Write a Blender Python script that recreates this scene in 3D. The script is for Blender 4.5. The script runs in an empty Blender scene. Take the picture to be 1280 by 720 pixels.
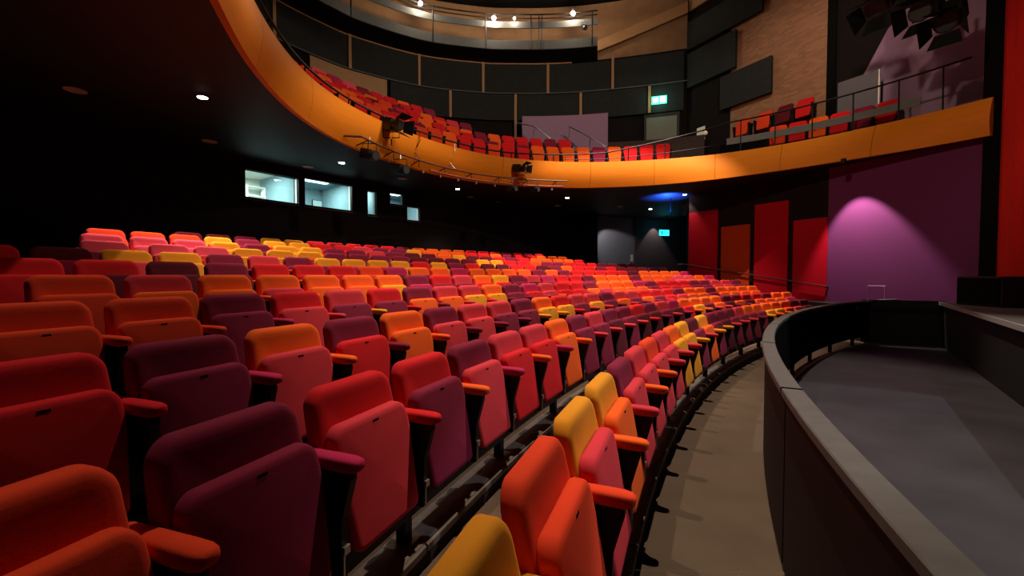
import bpy, bmesh, math, random
import numpy as np
from mathutils import Vector, Matrix

random.seed(7)
SC = bpy.context.scene
COL = SC.collection
PI = math.pi
sin, cos = math.sin, math.cos

# ------------------------------------------------------------------ camera
cam_data = bpy.data.cameras.new('camera')
cam_data.sensor_width = 36.0
cam_data.lens = 526.29 / 1280 * 36.0
cam_data.clip_start = 0.05
cam = bpy.data.objects.new('camera', cam_data)
COL.objects.link(cam)
cam.location = (0, 0, 1.6)
cam.rotation_euler = (PI / 2 - 0.03004, 0, 0)
SC.camera = cam

# ------------------------------------------------------------------ world, exposure
W = bpy.data.worlds.new('dark_house'); SC.world = W
W.use_nodes = True
W.node_tree.nodes['Background'].inputs[0].default_value = (0.5, 0.36, 0.34, 1)
W.node_tree.nodes['Background'].inputs[1].default_value = 0.010
SC.view_settings.view_transform = 'Standard'
SC.view_settings.look = 'None'
SC.view_settings.exposure = 0.0
SC.view_settings.gamma = 1.0
SC.view_settings.use_curve_mapping = False


def aim(o, target):
    d = Vector(target) - o.location
    o.rotation_euler = d.to_track_quat('-Z', 'Y').to_euler()


def spot(name, loc, target, watts, deg, color=(1, .82, .68), blend=.5, size=.06):
    l = bpy.data.lights.new(name, 'SPOT')
    l.energy = watts; l.spot_size = math.radians(deg); l.spot_blend = blend
    l.color = color; l.shadow_soft_size = size
    o = bpy.data.objects.new(name, l); COL.objects.link(o)
    o.location = loc; aim(o, target)
    return o


def area(name, loc, target, watts, sx, sy, color=(1, 1, 1)):
    l = bpy.data.lights.new(name, 'AREA')
    l.shape = 'RECTANGLE'; l.size = sx; l.size_y = sy; l.energy = watts; l.color = color
    o = bpy.data.objects.new(name, l); COL.objects.link(o)
    o.location = loc; aim(o, target)
    return o


# house lights hung from the technical gallery and the ceiling over the stalls
HOUSE = [
    # location, target, watts, cone, colour
    ((1.9, 5.6, 12.3), (2.4, 5.4, 0.4), 5000, 52, (1, .80, .66)),
    ((-.8, 6.9, 12.3), (-.9, 3.4, 0.4), 2300, 52, (1, .80, .66)),
    ((3.8, 11.2, 12.3), (3.4, 13.2, 0.8), 9500, 54, (1, .74, .62)),
    ((1.0, 9.8, 12.3), (-1.0, 9.8, 1.0), 4200, 60, (1, .78, .64)),
]
for loc, tgt, w, deg, c in HOUSE:
    spot('house_light_beam', loc, tgt, w, deg, c, .4, .05)
# cool work light over the sunken floor in front of the stage
spot('pit_work_light', (9.6, 2.0, 8.6), (3.6, 3.2, 0.0), 1500, 36, (.84, .88, 1), .12, .05)
# added washes without fixtures, brightening the balcony and the upper house walls
spot('front_fill_beam', (7.6, 2.6, 9.5), (0.0, 14.0, 5.6), 1850, 70, (1, .80, .58), .8, .2)
spot('front_fill_beam', (3.0, 3.2, 11.0), (-4.0, 8.5, 5.4), 1200, 70, (1, .80, .58), .8, .2)
spot('front_fill_beam', (1.5, 4.5, 9.0), (8.8, 11.6, 5.2), 1000, 62, (1, .78, .52), .8, .2)
spot('wall_fill_beam', (6.0, 8.5, 11.6), (8.6, 13.2, 8.2), 900, 62, (1, .78, .58), .8, .2)
spot('wall_fill_beam', (5.0, 4.0, 10.6), (1.0, 18.5, 9.8), 2000, 66, (1, .80, .60), .8, .2)
# added stage spots: warm light on the curtain, pale light on the deck
spot('curtain_fill_beam', (5.5, 5.0, 6.5), (10.4, 8.2, 2.0), 170, 46, (1, .72, .50), .8, .2)
spot('deck_fill_beam', (9.0, 6.8, 7.5), (9.2, 7.4, 1.0), 260, 50, (.95, 1, .95), .8, .2)

# ------------------------------------------------------------------ materials


def mat(name, col, rough=.7, metal=0, spec=.3, emit=None, estr=0, noise=0, nscale=40, bump=0, sheen=0, stretch=None):
    m = bpy.data.materials.new(name); m.use_nodes = True
    nt = m.node_tree; b = nt.nodes['Principled BSDF']
    b.inputs['Base Color'].default_value = (*col, 1)
    b.inputs['Roughness'].default_value = rough
    b.inputs['Metallic'].default_value = metal
    b.inputs['Specular IOR Level'].default_value = spec
    if sheen:
        b.inputs['Sheen Weight'].default_value = sheen
        b.inputs['Sheen Roughness'].default_value = .5
        b.inputs['Sheen Tint'].default_value = (*[min(1, c * 1.2 + .05) for c in col], 1)
    if emit:
        b.inputs['Emission Color'].default_value = (*emit, 1)
        b.inputs['Emission Strength'].default_value = estr
    if noise or bump:
        tc = nt.nodes.new('ShaderNodeTexCoord')
        mp = nt.nodes.new('ShaderNodeMapping')
        if stretch: mp.inputs['Scale'].default_value = stretch
        nz = nt.nodes.new('ShaderNodeTexNoise')
        nz.inputs['Scale'].default_value = nscale; nz.inputs['Detail'].default_value = 4
        nt.links.new(tc.outputs['Object'], mp.inputs[0]); nt.links.new(mp.outputs[0], nz.inputs['Vector'])
        if noise:
            mx = nt.nodes.new('ShaderNodeMix'); mx.data_type = 'RGBA'
            mx.inputs['A'].default_value = (*[c * (1 - noise) for c in col], 1)
            mx.inputs['B'].default_value = (*[min(1, c * (1 + noise)) for c in col], 1)
            nt.links.new(nz.outputs['Fac'], mx.inputs['Factor'])
            nt.links.new(mx.outputs['Result'], b.inputs['Base Color'])
        if bump:
            bp = nt.nodes.new('ShaderNodeBump'); bp.inputs['Strength'].default_value = bump
            bp.inputs['Distance'].default_value = .004
            nt.links.new(nz.outputs['Fac'], bp.inputs['Height']); nt.links.new(bp.outputs[0], b.inputs['Normal'])
    return m


FAB = {
    's': ('orange-red', (.70, .050, .012)), 'r': ('red', (.58, .010, .014)), 'c': ('coral', (.56, .034, .046)),
    'p': ('plum', (.19, .010, .034)), 'y': ('mustard', (.70, .27, .014)), 'o': ('orange', (.82, .105, .010)),
    'i': ('pink', (.74, .075, .12)), 'm': ('magenta', (.42, .014, .070)), 'k': ('maroon', (.10, .006, .014)),
}
FM = {k: mat('fabric_' + n.replace('-', '_'), c, .9, spec=.15, noise=.06, nscale=140, bump=.10, sheen=.3) for k, (n, c) in FAB.items()}
M = {}
M['black_metal'] = mat('black_metal', (.006, .006, .007), .5, spec=.2)
M['black_paint'] = mat('black_paint', (.008, .007, .007), .7, spec=.2, noise=.3, nscale=6)
M['matt_black'] = mat('matt_black', (.004, .004, .004), .95, spec=.05)
M['steel'] = mat('steel', (.45, .45, .46), .35, metal=1)
M['plate'] = mat('foot_plate', (.16, .15, .14), .45, metal=.6, noise=.4, nscale=30)
M['plastic'] = mat('black_plastic', (.01, .01, .01), .4)
M['carpet'] = mat('worn_brown_carpet', (.105, .070, .045), .95, spec=.1, noise=.45, nscale=5, bump=.3)
M['walk'] = mat('worn_walkway', (.085, .060, .038), .85, spec=.15, noise=.30, nscale=2.2, bump=.0)
M['nosing'] = mat('grey_nosing', (.14, .115, .092), .7, spec=.2, noise=.35, nscale=14, bump=.2)
M['riser'] = mat('dark_riser', (.022, .017, .014), .85, noise=.4, nscale=8)
M['pit'] = mat('pit_floor_grey', (.034, .033, .036), .50, spec=.35, noise=.55, nscale=1.6)
M['barrier'] = mat('barrier_panel_brown_black', (.016, .007, .005), .7, spec=.15, noise=.25, nscale=20, bump=.1)
M['cap'] = mat('barrier_cap_grey', (.085, .080, .072), .55, spec=.3, noise=.3, nscale=12)
M['soffit'] = mat('soffit_black', (.011, .008, .007), .6, spec=.3, noise=.2, nscale=3)
M['backwall'] = mat('back_wall_black', (.010, .007, .007), .9, spec=.1, noise=.3, nscale=4)
M['brownwall'] = mat('vestibule_wall_brown', (.045, .030, .030), .85, noise=.25, nscale=30)
M['greywall'] = mat('vestibule_wall_grey', (.15, .14, .15), .85, noise=.1, nscale=8)
M['purple'] = mat('purple_wall', (.105, .020, .085), .85, spec=.15, noise=.12, nscale=60, bump=.1)
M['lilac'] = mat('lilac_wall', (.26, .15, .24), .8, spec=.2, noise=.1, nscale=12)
M['redpanel'] = mat('red_panel', (.31, .002, .010), .7, spec=.08, noise=.1, nscale=8)
M['rustpanel'] = mat('rust_panel', (.34, .036, .004), .7, spec=.08, noise=.1, nscale=8)
M['darkred'] = mat('dark_red_rail', (.08, .006, .006), .5)
M['veneer'] = mat('amber_veneer', (.60, .185, .009), .6, spec=.12, noise=.16, nscale=3, stretch=(.5, .5, 9))
M['timber'] = mat('pale_timber', (.36, .19, .085), .6, noise=.25, nscale=6, stretch=(1, 1, 5))
M['drape'] = mat('black_acoustic_panel', (.020, .021, .022), .85, spec=.2, noise=.3, nscale=5)
M['gallery_grey'] = mat('gallery_grey', (.085, .088, .088), .5, noise=.15, nscale=6)
M['curtain'] = mat('red_velvet', (.42, .012, .008), .85, spec=.1, noise=.15, nscale=30, sheen=.4)
M['stage'] = mat('stage_grey', (.10, .10, .098), .6, noise=.3, nscale=4)
M['pitwall'] = mat('pit_wall_black', (.006, .004, .006), .8, noise=.4, nscale=30)
M['balfloor'] = mat('balcony_floor', (.05, .03, .028), .9, noise=.3, nscale=5)
M['lamp_on'] = mat('lit_lamp', (1, 1, 1), emit=(1, .93, .82), estr=40)
M['lamp_disc'] = mat('speaker_mesh_bounce_tint', (.55, .33, .29), .7, noise=.1, nscale=200)  # pink tone stands in for light bounced off the seats
M['white'] = mat('white_plastic', (.75, .73, .70), .5)
M['olive'] = mat('olive_grey_door', (.16, .155, .12), .6, noise=.1, nscale=4)
M['boothwall'] = mat('booth_wall_pale', (.74, .76, .68), .8)
M['boothblue'] = mat('booth_wall_blue', (.20, .32, .37), .8)
M['boothwhite'] = mat('booth_white', (.86, .88, .86), .6)
M['boothdark'] = mat('booth_dark', (.03, .04, .045), .6)
M['exit_blue'] = mat('exit_sign_cyan', (.02, .4, .5), emit=(.02, .75, .95), estr=3.2)
M['exit_green'] = mat('exit_sign_green', (.02, .5, .3), emit=(.10, .95, .55), estr=2.5)
M['exit_white'] = mat('exit_sign_white', (.9, 1, .95), emit=(.75, 1, .88), estr=9)
M['exit_dark'] = mat('exit_sign_dark', (.0, .1, .12), emit=(.0, .25, .35), estr=1)
M['blue_lamp'] = mat('blue_lamp', (.05, .1, .9), emit=(.02, .10, 1), estr=8)
M['screen'] = mat('grey_board', (.11, .10, .12), .5, noise=.1, nscale=10)

glass = bpy.data.materials.new('window_glass'); glass.use_nodes = True
nt = glass.node_tree; nt.nodes.clear()
go = nt.nodes.new('ShaderNodeOutputMaterial'); gm = nt.nodes.new('ShaderNodeMixShader')
gt = nt.nodes.new('ShaderNodeBsdfTransparent'); gg = nt.nodes.new('ShaderNodeBsdfGlossy')
gt.inputs[0].default_value = (.86, .96, .94, 1); gg.inputs['Roughness'].default_value = .03
gm.inputs[0].default_value = .06
nt.links.new(gt.outputs[0], gm.inputs[1]); nt.links.new(gg.outputs[0], gm.inputs[2]); nt.links.new(gm.outputs[0], go.inputs[0])
M['glass'] = glass

brick = bpy.data.materials.new('brick_wall'); brick.use_nodes = True
nt = brick.node_tree; b = nt.nodes['Principled BSDF']; b.inputs['Roughness'].default_value = .85
uv = nt.nodes.new('ShaderNodeUVMap'); bt = nt.nodes.new('ShaderNodeTexBrick')
bt.inputs['Color1'].default_value = (.34, .15, .07, 1); bt.inputs['Color2'].default_value = (.24, .10, .05, 1)
bt.inputs['Mortar'].default_value = (.20, .13, .085, 1); bt.inputs['Scale'].default_value = 1
bt.inputs['Brick Width'].default_value = .22; bt.inputs['Row Height'].default_value = .075; bt.inputs['Mortar Size'].default_value = .008
nt.links.new(uv.outputs[0], bt.inputs['Vector']); nt.links.new(bt.outputs['Color'], b.inputs['Base Color'])
bp = nt.nodes.new('ShaderNodeBump'); bp.inputs['Strength'].default_value = .6; bp.invert = True
nt.links.new(bt.outputs['Fac'], bp.inputs['Height']); nt.links.new(bp.outputs[0], b.inputs['Normal'])
M['brick'] = brick

# ------------------------------------------------------------------ mesh helpers


class MB:
    def __init__(s): s.v = []; s.f = []; s.m = []; s.cur = 0

    def add(s, vs, fs):
        o = len(s.v); s.v += [tuple(v) for v in vs]
        for f in fs: s.f.append(tuple(i + o for i in f)); s.m.append(s.cur)

    def box(s, c, size, rz=0, mtx=None):
        x, y, z = size[0] / 2, size[1] / 2, size[2] / 2
        R = mtx or Matrix.Rotation(rz, 3, 'Z'); c = Vector(c)
        vs = [c + R @ Vector((a * x, b_ * y, d * z)) for a in (-1, 1) for b_ in (-1, 1) for d in (-1, 1)]
        s.add(vs, [(0, 1, 3, 2), (4, 6, 7, 5), (0, 4, 5, 1), (2, 3, 7, 6), (0, 2, 6, 4), (1, 5, 7, 3)])

    def prism(s, poly, h0, h1):     # poly: (x, y) list
        n = len(poly)
        s.add([(p[0], p[1], h0) for p in poly] + [(p[0], p[1], h1) for p in poly],
              [tuple(range(n))[::-1], tuple(range(n, 2 * n))] + [(i, (i + 1) % n, (i + 1) % n + n, i + n) for i in range(n)])

    def slab(s, quad, n, t):        # quad of 3D points, extruded along n by t
        n = Vector(n).normalized() * t; k = len(quad)
        vs = [Vector(q) for q in quad] + [Vector(q) + n for q in quad]
        s.add(vs, [tuple(range(k))[::-1], tuple(range(k, 2 * k))] + [(i, (i + 1) % k, (i + 1) % k + k, i + k) for i in range(k)])

    def tube(s, pts, r, seg=8, closed=False):
        pts = [Vector(p) for p in pts]; rings = []
        for i, p in enumerate(pts):
            a = pts[max(i - 1, 0)]; b_ = pts[min(i + 1, len(pts) - 1)]
            d = (b_ - a).normalized(); up = Vector((0, 0, 1)) if abs(d.z) < .95 else Vector((1, 0, 0))
            u = d.cross(up).normalized(); w = u.cross(d)
            rings.append([p + (u * cos(2 * PI * k / seg) + w * sin(2 * PI * k / seg)) * r for k in range(seg)])
        vs = [q for R in rings for q in R]; fs = []
        for i in range(len(pts) - 1):
            for k in range(seg):
                a = i * seg + k; b_ = i * seg + (k + 1) % seg
                fs.append((a, b_, b_ + seg, a + seg))
        fs += [tuple(range(seg))[::-1], tuple(range((len(pts) - 1) * seg, len(pts) * seg))]
        s.add(vs, fs)

    def strip(s, A, B):             # quads between two polylines
        n = len(A)
        s.add(list(A) + list(B), [(i, i + 1, i + 1 + n, i + n) for i in range(n - 1)])

    def solid(s, rings):            # closed sweep: each ring a list of 3D pts (same count), open path with caps
        k = len(rings[0]); vs = [p for r in rings for p in r]; fs = []
        for i in range(len(rings) - 1):
            for j in range(k):
                a = i * k + j; b_ = i * k + (j + 1) % k
                fs.append((a, b_, b_ + k, a + k))
        fs += [tuple(range(k))[::-1], tuple(range((len(rings) - 1) * k, len(rings) * k))]
        s.add(vs, fs)

    def cyl(s, c, r, h, seg=24, axis='Z', r2=None):
        r2 = r if r2 is None else r2; c = Vector(c)
        vs = []
        for rr, hh in ((r, -h / 2), (r2, h / 2)):
            for k in range(seg):
                a = 2 * PI * k / seg; p = Vector((rr * cos(a), rr * sin(a), hh))
                if axis == 'Y': p = Vector((p.x, p.z, p.y))
                if axis == 'X': p = Vector((p.z, p.x, p.y))
                vs.append(c + p)
        s.add(vs, [tuple(range(seg))[::-1], tuple(range(seg, 2 * seg))] + [(k, (k + 1) % seg, (k + 1) % seg + seg, k + seg) for k in range(seg)])

    def mesh(s, name, mats, smooth=False, angle=35):
        me = bpy.data.meshes.new(name); me.from_pydata(s.v, [], s.f)
        for m_ in mats: me.materials.append(m_)
        if max(s.m or [0]) > 0: me.polygons.foreach_set('material_index', s.m)
        bm = bmesh.new(); bm.from_mesh(me); bmesh.ops.recalc_face_normals(bm, faces=bm.faces)
        if smooth:
            for f in bm.faces: f.smooth = True
            ca = math.radians(angle)
            for e in bm.edges:
                if len(e.link_faces) != 2 or e.calc_face_angle(0) > ca: e.smooth = False
        bm.to_mesh(me); bm.free(); me.update()
        return me

    def build(s, name, mats, parent=None, smooth=False, loc=None, rz=0, angle=35):
        if not isinstance(mats, (list, tuple)): mats = [mats]
        o = bpy.data.objects.new(name, s.mesh(name, mats, smooth, angle)); COL.objects.link(o)
        if parent: o.parent = parent
        if loc is not None: o.location = loc
        o.rotation_euler.z = rz
        return o


def empty(name, loc=(0, 0, 0), rz=0):
    o = bpy.data.objects.new(name, None); COL.objects.link(o)
    o.empty_display_size = .1; o.location = loc; o.rotation_euler.z = rz
    return o


def tag(o, label=None, cat=None, group=None, kind=None):
    if label: o['label'] = label
    if cat: o['category'] = cat
    if group: o['group'] = group
    if kind: o['kind'] = kind
    return o


def structure(o): o['kind'] = 'structure'; return o


# ------------------------------------------------------------------ plan of the house
CX, CY = 17.996, -5.536             # centre of the seating arcs
ROW_R = [19.245, 20.182, 21.035, 22.043, 22.944, 23.904, 24.892, 25.675, 26.566, 27.417, 28.284]
ROW_Z = [.15, .273, .428, .59, .739, .882, 1.031, 1.175, 1.323, 1.472, 1.599]
ROW_A = [2.7601, 2.8055, 2.7861, 2.7547, 2.7559, 2.7294, 2.7278, 2.6742, 2.6898, 2.677, 2.6023]
PITCH = .55
R_WALL = 30.2
Z_SOFFIT = 4.7
EDGE = .255


def P(R, th, z): return (CX + R * cos(th), CY + R * sin(th), z)


def arc(R, t0, t1, z, n=None):
    n = n or max(3, int(abs(t1 - t0) * R / .35))
    return [P(R, t0 + (t1 - t0) * i / n, z) for i in range(n + 1)]


# right-hand side wall: S(t) on the plan, t grows towards the back of the house
def S(t, z, off=0): return (9 - .4983 * t - .867 * off, 12.5 + .867 * t - .4983 * off, z)


# the side wall of the upper house stands 1.2 m further out than the one below
def U(t, z, off=0): return (10.04 - .4983 * t - .867 * off, 13.098 + .867 * t - .4983 * off, z)


SW_N = (-.867, -.4983, 0)           # into the house
T_END, T_CORNER = -3.33, 4.37
LW0, LW1 = (-1.05, -1.45), (-10.45, 4.58)       # left side wall, on the plan


def th_side(R):                     # where the arc R meets the side wall plane (or the vestibule end)
    if R > 24.3: return 1.80
    lo, hi = 1.2, 2.6
    for _ in range(50):
        m_ = (lo + hi) / 2; p = P(R, m_, 0)
        d = (p[0] - 9) * .867 + (p[1] - 12.5) * .4983
        if d > 0: lo = m_
        else: hi = m_
    return hi


def th_left(R):                     # where the arc R meets the left wall
    lo, hi = 2.5, 3.3
    nx, ny = -(LW1[1] - LW0[1]), (LW1[0] - LW0[0])
    for _ in range(50):
        m_ = (lo + hi) / 2; p = P(R, m_, 0)
        d = (p[0] - LW0[0]) * nx + (p[1] - LW0[1]) * ny
        if d > 0: hi = m_
        else: lo = m_
    return lo


nx, ny = -(LW1[1] - LW0[1]), (LW1[0] - LW0[0])
if ((P(25, 2.5, 0)[0] - LW0[0]) * nx + (P(25, 2.5, 0)[1] - LW0[1]) * ny) > 0:
    _tl = th_left

    def th_left(R):
        lo, hi = 2.5, 3.3
        for _ in range(50):
            m_ = (lo + hi) / 2; p = P(R, m_, 0)
            d = (p[0] - LW0[0]) * nx + (p[1] - LW0[1]) * ny
            if d > 0: lo = m_
            else: hi = m_
        return lo

# ------------------------------------------------------------------ floors
# walkway between the front row and the barrier, and pit floor up to the stage
R_BAR = 18.24
m_ = MB()
tA, tB = 2.03, th_left(18.6)
r0 = ROW_R[0] - EDGE - .03
n = 90
ringA = [P(18.17, tA + (tB - tA) * i / n, 0) for i in range(n + 1)]
ringB = [P(r0 + .1, tA + (tB - tA) * i / n, 0) for i in range(n + 1)]
m_.strip(ringA, ringB)
structure(m_.build('floor', M['walk']))

# stage front line on the plan
SD = (.6225, .7826)                 # along the stage edge, away from the camera
SN = (.7826, -.6225)                # into the stage
S0 = (9.62, 9.42)


def stg(a, b_, z): return (S0[0] - SD[0] * a + SN[0] * b_, S0[1] - SD[1] * a + SN[1] * b_, z)


m_ = MB()
inner = [P(18.17, tA + (3.35 - tA) * i / n, -.012) for i in range(n + 1)]
stage_side = [stg(-.6 + 22 * i / n, .05, -.012) for i in range(n + 1)]
m_.strip(inner, stage_side)
structure(m_.build('floor', M['pit']))
m_ = MB()
m_.solid([[P(18.15, t, -.02), P(18.18, t, -.02), P(18.18, t, .012), P(18.15, t, .012)] for t in np.linspace(2.12, 2.9, 80)])
structure(m_.build('trim_1', M['steel'], smooth=True))

# stepped floor tiers with their front risers
for k in range(11):
    Ri = ROW_R[k] - EDGE; Ro = (ROW_R[k + 1] - EDGE if k < 10 else R_WALL + .6)
    t0, t1 = th_side((Ri + Ro) / 2), th_left((Ri + Ro) / 2)
    if k == 10: t0, t1 = 1.80, 2.9
    z0 = 0 if k == 0 else ROW_Z[k - 1]; z1 = ROW_Z[k]
    m_ = MB(); nn = 90
    TH = [t0 + (t1 - t0) * i / nn for i in range(nn + 1)]
    hole = 2.06 if k == 10 else 9
    m_.cur = 0
    m_.solid([[P(Ri, t, z0 - .02), P(Ro + .02, t, z0 - .02), P(Ro + .02, t, z1), P(Ri, t, z1)] for t in TH])
    o = m_.build('floor', [M['carpet'], M['riser']])
    me = o.data
    for p in me.polygons:           # vertical front faces are the dark risers
        if abs(p.normal.z) < .3: p.material_index = 1
    structure(o)
# nosing pieces along the front kerb and the next steps, each one a piece of its own
for k in range(0, 3):
    Ri = ROW_R[k] - EDGE; t0, t1 = th_side(Ri) + .02, th_left(Ri)
    L = 1.16; cnt = int((t1 - t0) * Ri / L)
    root = empty('step_edging', P(Ri, 2.6, ROW_Z[k]))
    tag(root, ['grey kerb edging in short lengths under the front row of seats', 'grey step edging in short lengths under the second row',
               'grey step edging in short lengths under the third row'][k], 'edging', 'step edgings')
    for i in range(cnt):
        a = t0 + i * L / Ri; b_ = a + (L - .012) / Ri
        m_ = MB(); zz = ROW_Z[k]
        m_.solid([[Vector(P(Ri - .012, t, zz - .045)), Vector(P(Ri + .17, t, zz - .005)), Vector(P(Ri + .17, t, zz + .006)),
                   Vector(P(Ri + .01, t, zz + .006)), Vector(P(Ri - .012, t, zz - .012))] for t in np.linspace(a, b_, 5)])
        c = m_.build('edging_piece', M['nosing'], root)
        c.matrix_parent_inverse = Matrix.Translation(-Vector(root.location))

# ------------------------------------------------------------------ pit barrier
bar = empty('pit_barrier', P(R_BAR, 2.6, 0))
tag(bar, 'low curved black barrier with a grey top rail, between walkway and sunken floor', 'barrier')
binv = Matrix.Translation(-Vector(bar.location))
JOINT = math.atan2(2.24 - CY, 1.44 - CX)        # a joint by the camera
L = 1.745 / R_BAR
ja = [JOINT + L * k for k in range(-8, 3)]
for i in range(len(ja) - 1):
    a, b_ = ja[i] + .0009, ja[i + 1] - .0009
    if a < 2.12: a = 2.125
    ts = np.linspace(a, b_, 9)
    far = ja[i] < JOINT - 1.6 * L
    m_ = MB(); zb = .16 if far else .035
    m_.solid([[P(R_BAR - .028, t, zb), P(R_BAR + .028, t, zb), P(R_BAR + .028, t, .962), P(R_BAR - .028, t, .962)] for t in ts])
    o = m_.build('barrier_panel', [M['barrier'], M['matt_black']], bar, smooth=True); o.matrix_parent_inverse = binv
    for p in o.data.polygons:       # faces towards the pit take the matt black
        if p.normal.x * (CX - p.center.x) + p.normal.y * (CY - p.center.y) > .5 * R_BAR: p.material_index = 1
    m_ = MB()
    m_.solid([[P(R_BAR - .05, t, .962), P(R_BAR + .05, t, .962), P(R_BAR + .05, t, .995), P(R_BAR + .045, t, 1.0), P(R_BAR - .045, t, 1.0), P(R_BAR - .05, t, .995)] for t in ts])
    o = m_.build('top_rail', M['cap'], bar, smooth=True); o.matrix_parent_inverse = binv
for k in range(9):
    t = 2.167 + k * .078
    m_ = MB(); m_.box(P(R_BAR, t, .085), (.05, .07, .17), t)
    o = m_.build('post', M['black_metal'], bar); o.matrix_parent_inverse = binv
m_ = MB(); m_.box(P(R_BAR - .06, 2.163, .86), (.02, .04, .07), 2.163); o = m_.build('silver_catch', M['steel'], bar); o.matrix_parent_inverse = binv

# ------------------------------------------------------------------ stage
m_ = MB()
m_.prism([stg(-.15, 0, 0)[:2], stg(16, 0, 0)[:2], stg(16, 7, 0)[:2], stg(-1.2, 7, 0)[:2], stg(-1.2, .7, 0)[:2], stg(-.15, .7, 0)[:2]], .93, 1.0)
structure(m_.build('floor', M['stage']))
m_ = MB()
m_.slab([stg(-.15, .05, -.02), stg(16, .05, -.02), stg(16, .05, .93), stg(-.15, .05, .93)], (*SN, 0), .12)
structure(m_.build('wall_stage', M['pitwall']))
m_ = MB()
m_.slab([stg(-.15, 0, .93), stg(16, 0, .93), stg(16, 0, 1.004), stg(-.15, 0, 1.004)], (-SN[0], -SN[1], 0), .025)
structure(m_.build('trim_2', mat('stage_edge_highlight', (.32, .31, .30), .5, noise=.2, nscale=12)))  # pale colour carries the highlight along the deck edge
pA = Vector(P(R_BAR, 2.118, 0)); pB = Vector(stg(-.15, .1, 0))
m_ = MB()
m_.slab([pA, pB, pB + Vector((0, 0, 1.02)), pA + Vector((0, 0, 1.02))], (-.6, .8, 0), .12)
structure(m_.build('wall_pit', M['pitwall']))
m_ = MB()                          # low platform between the pit wall and the purple wall
e0, e1 = S(T_END - .1, 0), S(.6, 0)
m_.prism([(pA.x, pA.y), (pB.x, pB.y), e0[:2], e1[:2]], .7, .84)
structure(m_.build('floor', M['pitwall']))

# ------------------------------------------------------------------ side wall right, purple wall, red panels


def wall_piece(name, t0, t1, z0, z1, m, thick=.2, off=0.0, pl=S):
    b_ = MB(); b_.slab([pl(t0, z0, off), pl(t1, z0, off), pl(t1, z1, off), pl(t0, z1, off)], (-SW_N[0], -SW_N[1], 0), thick)
    return structure(b_.build(name, m))


wall_piece('wall_right', -.30, T_CORNER, -.1, 5.0, M['backwall'])
wall_piece('wall_right', T_END, -.30, -.1, 5.0, M['purple'])
wall_piece('wall_right', 0.087, 0.326, 4.9, 13.4, M['matt_black'], .35, .06, U)
wall_piece('wall_right', -3.072, 0.087, 4.9, 13.4, M['backwall'], .2, 0, U)
wall_piece('wall_right', 3.528, 5.97, 4.9, 13.4, M['backwall'], .2, 0, U)
o = wall_piece('wall_right', 0.326, 3.528, 4.9, 13.4, M['brick'], .2, 0, U)
uvl = o.data.uv_layers.new(name='UVMap')
for p in o.data.polygons:
    for li in p.loop_indices:
        v = o.data.vertices[o.data.loops[li].vertex_index].co
        uvl.data[li].uv = ((v.y - 12.5) / .867, v.z)
# vestibule return wall
m_ = MB(); c0 = Vector(S(T_CORNER, -.1, 0)); c1 = Vector((9.75, 23.6, -.1))
m_.slab([c0, c1, c1 + Vector((0, 0, 5)), c0 + Vector((0, 0, 5))], (.9, -.4, 0), .2)
structure(m_.build('wall_vestibule', M['backwall']))

PANELS = [(3.14, 4.33, 3.98, 'r'), (1.96, 2.99, 3.32, 'o'), (.76, 1.80, 3.93, 'r'), (-.30, .60, 3.28, 'r')]
PW = ['deep red wall panel at the dark corner by the back rows', 'rust orange wall panel, the only orange one of four on the side wall',
      'tall bright red wall panel, third from the back of the house', 'shorter bright red wall panel next to the purple wall']
for (a, b_, zt, c), lb in zip(PANELS, PW):
    m_ = MB(); z0 = .35
    m_.slab([S(a, z0), S(b_, z0), S(b_, zt), S(a, zt)], SW_N, .06)
    o = m_.build('wall_panel', M['redpanel' if c == 'r' else 'rustpanel'])
    tag(o, lb, 'panel', 'red panels on the side wall')
# handrail following the side steps
rail = empty('handrail', S(2, 1.5, .14))
tag(rail, 'dark red sloping handrail crossing the red wall panels', 'handrail')
ri = Matrix.Translation(-Vector(rail.location))
m_ = MB(); m_.tube([S(4.55, 2.03, .14), S(4.35, 2.01, .14), S(-.36, 1.28, .14)], .022)
m_.build('rail', M['darkred'], rail, smooth=True).matrix_parent_inverse = ri
m_ = MB(); m_.tube([S(4.75, 2.03, .14), S(4.52, 2.03, .14)], .022)
m_.build('rail_end', M['steel'], rail, smooth=True).matrix_parent_inverse = ri
for t in (4.36, 3.075, 1.88, .71, -.34):
    m_ = MB(); z = 1.28 + (t + .36) / 4.71 * .73
    m_.box(S(t, z - .03, .07), (.03, .16, .03), math.atan2(-.4983, -.867) + PI / 2)
    m_.build('bracket', M['black_metal'], rail).matrix_parent_inverse = ri
# small hoop rail in front of the purple wall
m_ = MB(); q0, q1 = Vector(S(-1.32, .84, .12)), Vector(S(-1.68, .84, .12))
m_.tube([q0, q0 + Vector((0, 0, .48)), q1 + Vector((0, 0, .48)), q1], .017)
hp = m_.build('hoop_rail', mat('hoop_paint', (.25, .12, .22), .4)); tag(hp, 'small hoop shaped handrail standing against the purple wall', 'handrail')

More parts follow.
